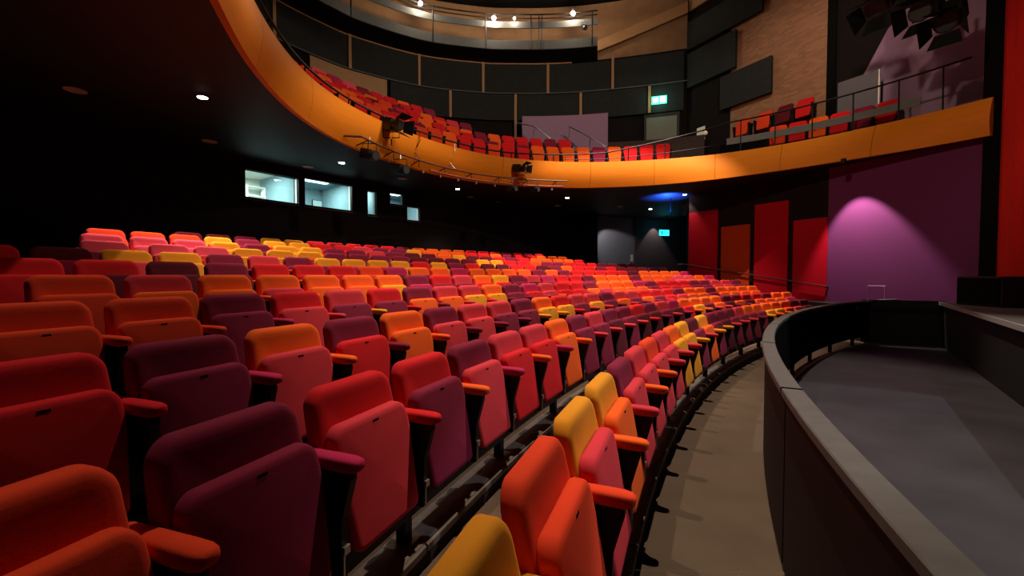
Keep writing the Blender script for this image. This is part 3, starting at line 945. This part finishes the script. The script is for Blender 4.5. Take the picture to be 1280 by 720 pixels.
# ------------------------------------------------------------------ pieces on the upper side wall
BL = [((5.341, 2.302), 10.881, 11.967, 'upper black acoustic panel on the right side wall above the brick'), ((5.341, 3.257), 9.329, 10.696, 'middle black acoustic panel stepping down towards the brick wall'),
      ((3.854, 1.954), 7.918, 9.166, 'lowest black acoustic panel leaning over the four red balcony chairs')]
for (t0, t1), z0, z1, lb in BL:
    m_ = MB(); m_.slab([U(t0, z0, .06), U(t1, z0, .06), U(t1, z1, .06), U(t0, z1, .06)], SW_N, .12)
    o = m_.build('acoustic_baffle', M['drape']); tag(o, lb, 'panel', 'black panels on the right side wall')
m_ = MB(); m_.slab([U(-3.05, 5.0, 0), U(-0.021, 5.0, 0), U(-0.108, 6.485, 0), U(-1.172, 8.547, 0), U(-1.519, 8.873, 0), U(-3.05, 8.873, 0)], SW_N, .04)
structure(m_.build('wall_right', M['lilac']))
sb = empty('grey_board', U(-0.618, 5.45, .37)); tag(sb, 'flat dark grey board with a pale edge before the upper purple wall', 'board')
sbi = Matrix.Translation(-Vector(sb.location))


def board_part(nm, t0, t1, z0, z1, off, th, m):
    b_ = MB(); b_.slab([U(t0, z0, off), U(t1, z0, off), U(t1, z1, off), U(t0, z1, off)], SW_N, th)
    b_.build(nm, m, sb).matrix_parent_inverse = sbi


board_part('board', -0.13, -1.107, 6.322, 7.353, .35, .05, M['screen'])
board_part('edge_strip', -1.107, -1.14, 6.322, 7.353, .34, .07, M['white'])
board_part('support', -0.325, -0.391, 5.45, 6.376, .35, .05, M['black_metal'])
board_part('support', -0.868, -0.933, 5.45, 6.376, .35, .05, M['black_metal'])

# ------------------------------------------------------------------ stage lanterns


def lantern(name, loc, target, lb, group=None, s_=1.0, doors=True, hook=None):
    root = empty(name, loc); tag(root, lb, 'spotlight', group)
    d = (Vector(target) - Vector(loc)).normalized(); q = d.to_track_quat('Y', 'Z').to_matrix()
    def put(mb, nm, m):
        mb.v = [tuple(q @ Vector(v)) for v in mb.v]; return mb.build(nm, m, root, smooth=True)
    m_ = MB(); m_.box((0, -.06 * s_, 0), (.22 * s_, .30 * s_, .22 * s_)); m_.cyl((0, .15 * s_, 0), .105 * s_, .14 * s_, 20, 'Y'); m_.cyl((0, -.25 * s_, 0), .07 * s_, .08 * s_, 16, 'Y'); put(m_, 'housing', M['plastic'])
    m_ = MB(); m_.cyl((0, .222 * s_, 0), .09 * s_, .01, 20, 'Y'); put(m_, 'lens', M['boothdark'])
    if doors:
        for k, (ax, sg) in enumerate((('z', 1), ('z', -1), ('x', 1), ('x', -1))):
            m_ = MB()
            if ax == 'z': quad = [(-.10, .22, .11 * sg), (.10, .22, .11 * sg), (.14, .40, .19 * sg), (-.14, .40, .19 * sg)]
            else: quad = [(.11 * sg, .22, -.10), (.11 * sg, .22, .10), (.19 * sg, .40, .14), (.19 * sg, .40, -.14)]
            quad = [tuple(c * s_ for c in v) for v in quad]
            m_.slab(quad, (0, 0, 1) if ax == 'z' else (1, 0, 0), .006); put(m_, 'barn_door', M['black_metal'])
    m_ = MB(); w = .15 * s_
    m_.tube([(-w, 0, 0), (-w, 0, -.24 * s_ * (1 if hook != 'up' else -1)), (w, 0, -.24 * s_ * (1 if hook != 'up' else -1)), (w, 0, 0)], .012 * s_, 6)
    m_.build('yoke', M['black_metal'], root)
    z_ = -.24 * s_ * (1 if hook != 'up' else -1)
    m_ = MB(); m_.tube([(0, 0, z_), (0, 0, z_ + (-.14 if hook != 'up' else .14) * s_)], .018 * s_, 6); m_.build('clamp', M['steel'], root)
    return root


def bar_pt(f, off=.42, z=Z_SOFFIT + .12): return B(rb(f) - off, f, z)


fb0, fb1 = f_of_px((705 - 640) / 531.), f_of_px((424 - 640) / 560.)
lb_ = empty('lighting_bar', bar_pt((fb0 + fb1) / 2)); tag(lb_, 'long dark lighting bar curving along the foot of the balcony front', 'lighting bar')
li = Matrix.Translation(-Vector(lb_.location))
m_ = MB(); m_.tube([bar_pt(f) for f in np.linspace(fb0, fb1, 50)] + [B(rb(fb1 + 2) + .02, fb1 + 2, Z_SOFFIT + .12)], .026)
m_.build('pipe', mat('bar_brown', (.10, .035, .018), .5), lb_, smooth=True).matrix_parent_inverse = li
m_ = MB(); m_.tube([bar_pt(f, .40, Z_SOFFIT - .07) for f in np.linspace(fb0 + 1, (fb0 * .35 + fb1 * .65), 40)], .030)
m_.build('lower_pipe', mat('bar_rust', (.22, .05, .02), .6), lb_, smooth=True).matrix_parent_inverse = li
for f in np.linspace(fb0 + 3, fb1 - 2, 8):
    m_ = MB(); m_.tube([bar_pt(f), B(rb(f) - .02, f, Z_SOFFIT + .04)], .014, 6); m_.tube([bar_pt(f), bar_pt(f, .40, Z_SOFFIT - .09)], .012, 6)
    m_.build('bracket', M['black_metal'], lb_, smooth=True).matrix_parent_inverse = li
for f in np.linspace(fb0 + 4, fb1 - 3, 11):
    m_ = MB(); m_.box(bar_pt(f, .40, Z_SOFFIT - .17), (.05, .05, .07), math.radians(f)); m_.build('socket', mat('socket_grey', (.12, .09, .10), .5), lb_).matrix_parent_inverse = li
fA = f_of_px((470 - 640) / 545.); p = bar_pt(fA, .45, 5.45)
lantern('stage_lantern', p, (9.5, 3.5, 2.5), 'large black spotlight with open doors above the left end of the bar', 'lanterns on the balcony bar', 1.35)
fB = f_of_px((643 - 640) / 532.); lantern('stage_lantern', bar_pt(fB, .42, 5.18), (10, 6, 3.0), 'black spotlight with open barn doors standing on the bar in mid front', 'lanterns on the balcony bar', 1.0)
fC = f_of_px((440 - 640) / 556.); lantern('stage_lantern', bar_pt(fC, .35, 4.52), (8.5, 2.0, .5), 'black spotlight hanging below the left end of the bar', 'lanterns on the balcony bar', 1.1, False, 'up')
fD = f_of_px((484 - 640) / 545.); lantern('stage_lantern', bar_pt(fD, .40, 4.42), (9, 3, 1.5), 'black spotlight hung under the bar below the large one', 'lanterns on the balcony bar', 1.1, False, 'up')
fE = f_of_px((634 - 640) / 532.); lantern('stage_lantern', bar_pt(fE, .42, 4.48), (10, 5, 2.5), 'small grey spotlight under the right end of the bar', 'lanterns on the balcony bar', .8, False, 'up')
fG = f_of_px((663 - 640) / 532.); lantern('stage_lantern', bar_pt(fG, .42, 4.50), (10, 6, 2.8), 'small spotlight with silver clamp at the very right end of the bar', 'lanterns on the balcony bar', .75, False, 'up')
for f, lb in ((f_of_px((513 - 640) / 540.), 'thin dark cable hanging over the balcony front near the large spotlight'), (f_of_px((560 - 640) / 535.), 'pale cable hanging over the balcony front left of centre')):
    m_ = MB(); m_.tube([B(rt(f) - .02, f, Z_T + .1), B(rt(f) - .10, f + .3, Z_T - .15), B(rb(f) - .2, f + .6, Z_SOFFIT + .4), bar_pt(f)], .011, 6)
    tag(m_.build('cable', M['black_metal'] if f > 136 else M['white'], smooth=True), lb, 'cable', 'cables over the balcony front')
# dark moving heads hung by the upper purple wall
for (t, off, z, tg_, lb) in ((-1.75, 1.0, 8.35, (4, 8, 2), 'big black lantern hanging high before the upper purple wall, left one'), (-2.55, .9, 7.75, (3, 6, 3), 'black lantern with silver clamps hanging high beside the proscenium'),
                             (-2.95, .9, 7.35, (3, 5, 1), 'black lantern lowest of the group beside the proscenium')):
    lantern('stage_lantern', S(t, z, off), tg_, lb, 'lanterns beside the proscenium', 2.0, True, 'up')
m_ = MB(); m_.tube([S(-1.0, 9.15, 1.0), S(-3.3, 8.75, .9)], .05); tag(m_.build('hanging_bar', M['black_metal'], smooth=True), 'black bar from which the proscenium lanterns hang', 'lighting bar')
lantern('stage_lantern', wall_pt(s_px((731 - 640) / 541., 1.5), 1.6, 11.55), (6, 4, 1), 'small silver spotlight on the gallery edge right of centre', None, .8, False, 'up')

# ------------------------------------------------------------------ lamps and speaker discs in the soffit


def on_soffit(x, y, z=Z_SOFFIT):
    c_, s_ = cos(.03004), sin(.03004); a = (x - 640) / 526.29; b_ = (y - 360) / 526.29
    vy = s_ + b_ * c_; vz = c_ - b_ * s_; k = (1.6 - z) / vy
    return (a * k, vz * k)


DL = [(253, 121, 420, 100, 'downlight in the black ceiling, the large bright one at far left'), (427, 203, 160, 90, 'downlight in the black ceiling above the second booth window'),
      (572, 236, 170, 90, 'downlight in the black ceiling below the lighting bar'), (709, 247, 170, 95, 'downlight in the black ceiling under the middle of the balcony'),
      (813, 261, 120, 80, 'downlight in the black ceiling left of the blue glow'), (856, 243, 90, 80, 'downlight in the black ceiling right of the blue glow'),
      (1045, 221, 130, 95, 'downlight in the black ceiling above the purple wall')]
for x, y, wts, deg, lb in DL:
    X, Y = on_soffit(x, y)
    root = empty('downlight', (X, Y, Z_SOFFIT)); tag(root, lb, 'downlight', 'downlights under the balcony')
    m_ = MB(); m_.cyl((0, 0, -.006), .105, .012, 24); m_.build('trim_ring', M['black_metal'], root)
    m_ = MB(); m_.cyl((0, 0, -.0135), .075, .004, 24); m_.build('lamp', M['lamp_on'], root)
    spot('downlight_beam', (X, Y, Z_SOFFIT - .03), (X, Y, 0), wts * 2.2, deg, (1, .78, .64), .6, .06)
SD_ = [(94, 112), (262, 176), (385, 208), (503, 223), (530, 242), (588, 246), (622, 252), (697, 257), (775, 258), (856, 257)]
SL = ['leftmost, nearest the camera', 'right of the big downlight', 'above the second booth window', 'above the small booth windows', 'left of the centre downlight', 'below the lighting bar', 'below the end of the bar', 'left of the middle downlight', 'below the balcony middle', 'beside the blue glow']
for (x, y), w in zip(SD_, SL):
    X, Y = on_soffit(x, y)
    root = empty('ceiling_speaker', (X, Y, Z_SOFFIT)); tag(root, 'round pinkish ceiling disc ' + w, 'ceiling speaker', 'ceiling discs under the balcony')
    m_ = MB(); m_.cyl((0, 0, -.008), .15, .016, 28); m_.build('grille', M['lamp_disc'], root)
    m_ = MB(); m_.cyl((0, 0, -.004), .165, .008, 28); m_.build('rim', M['black_metal'], root)
# track spot washing the purple wall: a short head mounted on the soffit
spot('purple_wash_beam', S(-.95, 4.55, .75), S(-1.3, 1.2, 0), 900, 62, (1, .80, .74), .45, .03)
m_ = MB(); c_ = S(-.95, 4.64, .75); m_.cyl(c_, .06, .12, 16); tag(m_.build('wall_washer', M['black_metal'], smooth=True), 'small black wall washer on the ceiling above the purple wall', 'lamp')
# entrance: exit sign, blue lamp
X, Y = on_soffit(833, 262, 4.0)
tE = th_px((825 - 640) / 522., 30.2)
sg = empty('exit_sign', P(30.0, tE, 3.9), tE + PI); tag(sg, 'glowing cyan exit sign hung by the far entrance', 'sign')
m_ = MB(); m_.box((0, 0, 0), (.05, .60, .30)); m_.build('sign_box', M['exit_blue'], sg)
for y_, z_, w_, h_ in ((.16, 0, .10, .02), (.205, .0, .03, .08), (.02, .0, .04, .12), (.02, .085, .035, .035), (-.03, -.03, .06, .02), (-.15, 0, .09, .2)):
    m_ = MB(); m_.box((.028, y_, z_), (.006, w_, h_)); m_.build('sign_mark', M['exit_dark'], sg)
m_ = MB(); m_.box((0, .25, .42), (.015, .015, .6)); m_.box((0, -.25, .42), (.015, .015, .6)); m_.build('hanger', M['black_metal'], sg)
l = bpy.data.lights.new('exit_glow', 'POINT'); l.energy = 1.5; l.color = (.15, .5, 1); l.shadow_soft_size = .15
lo = bpy.data.objects.new('exit_glow', l); COL.objects.link(lo); lo.location = P(29.7, tE, 3.9)
X, Y = on_soffit(834, 247)
spot('blue_beam', (X, Y, 4.0), (X, Y, 4.7), 1300, 120, (.02, .10, 1), .5, .05)
m_ = MB(); m_.cyl((X, Y, 3.94), .05, .1, 16); o = m_.build('blue_uplight', M['plastic']); tag(o, 'small blue uplight glowing on the black ceiling near the entrance', 'lamp')
m_ = MB(); m_.tube([(X + .05, Y, 3.94), (X + .14, Y, 3.94), (X + .14, Y, 4.7)], .01, 6); m_.build('stem', M['black_metal'], o)
# scallop on the entrance wall
tL = th_px((822 - 640) / 526., 30.3); q = P(30.35, tL, 4.6)
spot('lobby_beam', q, P(30.62, tL, 1.5), 110, 75, (1, .80, .74), .3, .03)
m_ = MB(); m_.cyl((q[0], q[1], 4.66), .05, .08, 16); tag(m_.build('wall_washer', M['black_metal'], smooth=True), 'small black wall washer over the brown entrance wall', 'lamp')
q = P(30.2, th_px((735 - 640) / 526., 30.2) - .012, 4.55)
spot('lobby_beam', (q[0] + .2, q[1] - .3, 4.55), P(30.8, tg + .02, 2.2), 190, 60, (.95, .95, 1), .4, .03)
tS = th_px((787 - 640) / 524., 30.4)
sp_ = empty('label_post', P(30.3, tS, ROW_Z[10]), tS); tag(sp_, 'small white sign on a slim red post by the far entrance', 'sign')
m_ = MB(); m_.tube([(0, 0, 0), (0, 0, .75)], .02, 8); m_.build('post', M['darkred'], sp_)
m_ = MB(); m_.box((-.02, 0, .92), (.015, .16, .36)); m_.build('sign_plate', mat('white_label', (.85, .8, .72), .5), sp_)  # plate is plain white

# ------------------------------------------------------------------ theatre seats


def outline(z0, z1, wb, wt_, wm, zm, rc, n=6, arch=.012):
    """rounded front outline, counter clockwise, as (x, z)"""
    pts = []
    rbm = .035
    for k in range(n + 1):          # bottom right corner
        a = -PI / 2 + k / n * PI / 2; pts.append((wb / 2 - rbm + rbm * cos(a), z0 + rbm + rbm * sin(a)))
    pts.append((wm / 2, zm))
    for k in range(n + 3):
        a = k / (n + 2) * PI / 2; pts.append((wt_ / 2 - rc + rc * cos(a), z1 - rc + rc * sin(a) - (0)))
    half = pts
    left = [(-x, z) for x, z in half[::-1]]
    allp = half + left
    return [(x, z + (arch * (1 - (2 * x / wt_) ** 2) if z > z1 - .02 else 0)) for x, z in allp]


def pillow(ol, layers, lean, zref, dish=0):
    """layers: (y, inset); shape leaned so that y grows below zref"""
    n = len(ol); cxm = sum(p[0] for p in ol) / n; czm = (max(p[1] for p in ol) + min(p[1] for p in ol)) / 2
    nr = []
    for i in range(n):
        a, b_ = ol[i - 1], ol[(i + 1) % n]; t = (b_[0] - a[0], b_[1] - a[1]); L_ = math.hypot(*t) or 1
        nr.append((t[1] / L_, -t[0] / L_))
    vs, fs = [], []
    for (y, ins) in layers:
        for (x, z), nn_ in zip(ol, nr):
            X, Z = x - nn_[0] * ins, z - nn_[1] * ins
            vs.append((X, y + (zref - Z) * lean, Z))
    for i in range(len(layers) - 1):
        for j in range(n):
            a = i * n + j; b_ = i * n + (j + 1) % n; fs.append((a, b_, b_ + n, a + n))
    for li_, rev in ((0, True), (len(layers) - 1, False)):
        y = layers[li_][0]; c = len(vs)
        vs.append((cxm, y + (zref - czm) * lean + (-dish if not rev else 0), czm))
        for j in range(n):
            a = li_ * n + j; b_ = li_ * n + (j + 1) % n
            fs.append((c, b_, a) if rev else (c, a, b_))
    return vs, fs


def mesh_of(vf, name, angle=50):
    m_ = MB(); m_.add(*vf); return m_.mesh(name, [FM['r']], True, angle)


BACK = mesh_of(pillow(outline(.34, .858, .455, .475, .490, .62, .075), [(0, .014), (.003, .005), (.012, 0), (.052, 0), (.064, .005), (.071, .014), (.074, .03), (.072, .055)], .22, .867, .012), 'backrest')
CUSH = mesh_of(pillow(outline(.235, .722, .415, .462, .474, .585, .062, arch=.006), [(0, .04), (.008, .016), (.018, .005), (.030, 0), (.058, 0), (.070, .003), (.077, .010), (.080, .028)], .20, .722), 'seat_cushion')
for v in CUSH.vertices: v.co.y += .100
# arm pad, along +y
ao = []
arm = MB(); rings = []
for (y, w, zt, zb_) in ((-.0, .052, .652, .605), (.02, .060, .656, .603), (.10, .066, .657, .602), (.24, .072, .657, .600), (.30, .072, .656, .600), (.328, .060, .652, .606), (.341, .036, .643, .616)):
    k = 12; rings.append([(w / 2 * math.copysign(abs(cos(2 * PI * j / k)) ** .6, cos(2 * PI * j / k)), y, (zt + zb_) / 2 + (zt - zb_) / 2 * math.copysign(abs(sin(2 * PI * j / k)) ** .6, sin(2 * PI * j / k))) for j in range(k)])
arm.solid(rings); ARM = arm.mesh('armrest', [FM['r']], True, 60)
st = MB()
prof = [(.01, .606), (.300, .604), (.305, .575), (.262, .42), (.255, .185), (.06, .185), (.05, .42), (-.0, .57)]
st.slab([(-.017, y, z) for y, z in prof], (1, 0, 0), .034)
st.box((0, .15, .20), (.05, .12, .05)); SIDE = st.mesh('side_panel', [M['black_metal']])
sh = MB()
sh.slab([(-.20, .155, .30), (.20, .155, .30), (.21, .03, .76), (-.21, .03, .76)], (0, -1, -.24), .012); SHELL = sh.mesh('back_shell', [M['plastic']])
nt_ = MB(); nt_.box((0, .1815, .694), (.036, .010, .011)); NOTCH = nt_.mesh('dark_notch', [M['matt_black']])  # flat black block stands in for the shaded notch in the cushion
hb_ = MB(); hb_.box((.0, .262, .30), (.030, .02, .03)); hb_.box((.012, .262, .25), (.008, .012, .10)); HINGE = hb_.mesh('hinge_bracket', [M['steel']])


def put(me, name, parent, m=None, loc=(0, 0, 0)):
    o = bpy.data.objects.new(name, me); COL.objects.link(o); o.parent = parent; o.location = loc
    if m:
        o.material_slots[0].link = 'OBJECT'; o.material_slots[0].material = m
    return o


ORD = ['first', 'second', 'third', 'fourth', 'fifth', 'sixth', 'seventh', 'eighth', 'ninth', 'tenth', 'eleventh', 'twelfth', 'thirteenth', 'fourteenth', 'fifteenth', 'sixteenth', 'seventeenth', 'eighteenth', 'nineteenth', 'twentieth']
BACKS = {1: (-1.5, 'ysyypcscoykypppcoooookk'), 2: (-.5, 'sprrpccopcpprpcmoooopprrpoo'), 3: (-.5, 'rpopopccporccpccrrrpoopoooo'), 4: (-1, 'ssprcrpccopmcrrpooomprrrppccp'),
         5: (0, 'scoooooprcoypcmrrpooopoooiiom'), 6: (-1, 'rrkprrrsmoomoooopoprrrrrkoooom'), 7: (-1, 'rkyypcpyyyyryprkkrrkporrprkkkkk'), 8: (-1, 'iiiyyyppppkkkkyyrrspprrrkkkk'),
         9: (0, 'iiiypyyppcpkkoykkrproooor'), 10: (0, 'sssypyyrrcppyooorroprrooo'), 11: (-1, 'kkpyyrrrrrpoooorrrprpr')}
CUS = {1: 'yscocccc' + 'yypopkppppyyo', 2: 'spcpcrrop' + 'pkpkkpkrykokokoo', 3: 'rpcroccp' + 'pyypypop', 4: 'sspcpp' + 'ooyypr', 5: 'sooc' + 'ooympprr', 6: 'rkkprr'}
ARMS = {1: 'ysocoocccycyycccpyo', 2: 'smromomocccc', 3: 'rmopoppp' + 'yy', 4: 'ssmcy', 5: 'sroo'}
ROOT_ROWS = {k: None for k in range(1, 12)}
STUFF = []                          # smallest seats at the far back, joined


def seat_things():
    first = None
    for k in range(1, 12):
        n0, s_ = BACKS[k]
        for i, c in enumerate(s_):
            n_ = n0 + i; R = ROW_R[k - 1]; th = ROW_A[k - 1] - n_ * PITCH / R
            if k == 8 and i == 0: th += .006
            cu = CUS.get(k, '')[i:i + 1] or (c if random.random() < .55 else random.choice('ccprrpopmk'))
            ar = ARMS.get(k, '')[i:i + 1] or (c if random.random() < .6 else random.choice('ccprroyp'))
            loc = P(R, th, ROW_Z[k - 1]); rz = math.atan2(cos(th), -sin(th))
            if k == 11 or (k == 10 and i >= 5): STUFF.append((loc, rz, c, cu, ar)); continue
            root = empty('tip_up_seat', loc, rz)
            row = 'front' if k == 1 else ORD[k - 1]
            L_, R_ = i, len(s_) - 1 - i
            where = ('%s seat from left' % ORD[L_]) if L_ <= R_ else ('%s seat from right end' % ORD[R_])
            cn, un = FAB[c][0], FAB[cu][0]
            what = '%s tip-up seat' % cn if c == cu else '%s tip-up seat with %s cushion' % (cn, un)
            tag(root, '%s, %s, %s row' % (what, where, row), 'seat', 'tip-up seats in the stalls')
            put(BACK, 'backrest', root, FM[c]); cush = put(CUSH, 'seat_cushion', root, FM[cu])
            put(ARM, 'armrest', root, FM[ar], (-.275, 0, 0)); side = put(SIDE, 'side_panel', root, None, (-.275, 0, 0))
            if i == 0:                  # the row's end seat has an arm on its outer side too
                put(ARM, 'armrest', root, FM[ar], (.275, 0, 0)); put(SIDE, 'side_panel', root, None, (.275, 0, 0))
            put(SHELL, 'back_shell', root)
            if k <= 4: put(NOTCH, 'dark_notch', cush)
            if k <= 3: put(HINGE, 'hinge_bracket', side)


seat_things()
# row beams on posts, shared by all seats of a row
for k in range(1, 12):
    R = ROW_R[k - 1] - .15; n0, s_ = BACKS[k]; z = ROW_Z[k - 1]
    ta = ROW_A[k - 1] - (n0 - .6) * PITCH / ROW_R[k - 1]; tb_ = ROW_A[k - 1] - (n0 + len(s_) - .4) * PITCH / ROW_R[k - 1]
    root = empty('seat_beam', P(R, (ta + tb_) / 2, z))
    tag(root, 'long black beam on short posts carrying the seats of the %s row' % ('front' if k == 1 else ORD[k - 1]), 'beam', 'beams under the seat rows')
    inv = Matrix.Translation(-Vector(root.location))
    m_ = MB()
    m_.solid([[P(R - .045, t, z + .135), P(R + .035, t, z + .135), P(R + .035, t, z + .225), P(R - .045, t, z + .225)] for t in np.linspace(tb_, ta, 70)])
    m_.build('beam', M['black_metal'], root, smooth=True).matrix_parent_inverse = inv
    ref = {1: 2.552, 2: 2.7525}.get(k, ta - .03); step = 2 * PITCH / ROW_R[k - 1]
    t = ref - math.floor((ref - tb_) / step) * step
    while t < ta:
        if k <= 5:
            m_ = MB(); m_.box(P(R, t, z + .07), (.055, .055, .14), t); m_.build('post', M['black_metal'], root).matrix_parent_inverse = inv
            m_ = MB(); m_.box(P(R, t, z + .004), (.13, .17, .008), t); m_.build('foot_plate', M['plate'], root).matrix_parent_inverse = inv
        t += step

# balcony seats, four curved rows
BROWS = [(0, [(75, 164)], 'rrropooooprprrosporsoorrosprosrrorsporrors'), (1, [(97, 164)], 'rprrroposrorpsrorsoprrosroprs'), (2, [(118, 156)], 'pcrorpsorrosrrpsrsrrosrs'), (3, [(124, 147)], 'prorrpimipokosrorrsr')]
for k, spans, pal in BROWS:
    for f0, f1 in spans:
        f = f0; i = 0
        fl = []
        while f < f1:
            fl.append(f); r_ = rt(f) + BOFF[k]; f += math.degrees(BS[k] / r_)
        for i, f in enumerate(fl):
            r_ = rt(f) + BOFF[k]; a = math.radians(f)
            loc = B(r_, f, BZ[k]); rz = math.atan2(cos(a), -sin(a)); c = pal[i % len(pal)]
            cu = c if random.random() < .6 else random.choice('rskrp')
            root = empty('tip_up_seat', loc, rz)
            where = ('%s from its right end' % ORD[i]) if i < len(fl) / 2 else ('%s from its left end' % ORD[len(fl) - 1 - i])
            what = '%s balcony seat' % FAB[c][0] if c == cu else '%s balcony seat with %s cushion' % (FAB[c][0], FAB[cu][0])
            tag(root, '%s, %s, %s balcony row' % (what, where, ORD[k]), 'seat', 'tip-up seats on the balcony')
            put(BACK, 'backrest', root, FM[c]); put(CUSH, 'seat_cushion', root, FM[cu]); put(SIDE, 'side_panel', root, None, (-.28, 0, 0)); put(SIDE, 'side_panel', root, None, (.28, 0, 0))
# right wing of the balcony: front seats half hidden by the guard board, and four chairs by the wall
for i, f in enumerate((33, 36.6, 40.2, 43.8, 47.4, 51)):
    r_ = rt(f) + .75; a = math.radians(f); root = empty('tip_up_seat', B(r_, f, BZ[0]), math.atan2(cos(a), -sin(a)))
    c = 'rprors'[i]
    tag(root, '%s balcony seat behind the guard board, %s from the stage end' % (FAB[c][0], ORD[i]), 'seat', 'tip-up seats on the balcony')
    put(BACK, 'backrest', root, FM[c]); put(CUSH, 'seat_cushion', root, FM[c]); put(SIDE, 'side_panel', root, None, (-.28, 0, 0)); put(SIDE, 'side_panel', root, None, (.28, 0, 0))
m_ = MB(); m_.slab([U(3.528, 5.40, .02), U(0.543, 5.40, .02), U(0.543, 6.42, .02), U(3.528, 6.42, .02)], SW_N, .60)
structure(m_.build('floor', M['matt_black']))
for i, (t, c) in enumerate(((2.844, 's'), (2.084, 's'), (1.433, 'k'), (0.825, 'r'))):
    d = Vector((-.867, -.4983)); rz = math.atan2(-d.x, d.y)
    root = empty('tip_up_seat', U(t, 6.42, .16), rz)
    tag(root, '%s balcony seat against the brick side wall, %s of four from left' % (FAB[c][0], ORD[i]), 'seat', 'tip-up seats on the balcony')
    put(BACK, 'backrest', root, FM[c]); put(CUSH, 'seat_cushion', root, FM[c]); put(SIDE, 'side_panel', root, None, (-.28, 0, 0)); put(SIDE, 'side_panel', root, None, (.28, 0, 0))

# the smallest seats, far up at the back, as one object
mb = MB(); keys = list(FAB); mi = {k: i for i, k in enumerate(keys)}
for loc, rz, c, cu, ar in STUFF:
    T = Matrix.Translation(Vector(loc)) @ Matrix.Rotation(rz, 4, 'Z')
    for me, col in ((BACK, c), (CUSH, cu), (ARM, ar)):
        off = Vector((-.275, 0, 0)) if me is ARM else Vector((0, 0, 0)); mb.cur = mi[col]
        mb.add([T @ (v.co + off) for v in me.vertices], [tuple(p.vertices) for p in me.polygons])
o = mb.build('far_seats', [FM[k] for k in keys], smooth=True, angle=60)
tag(o, 'small red, orange and plum seats in the last two rows at the back', 'seats', kind='stuff')
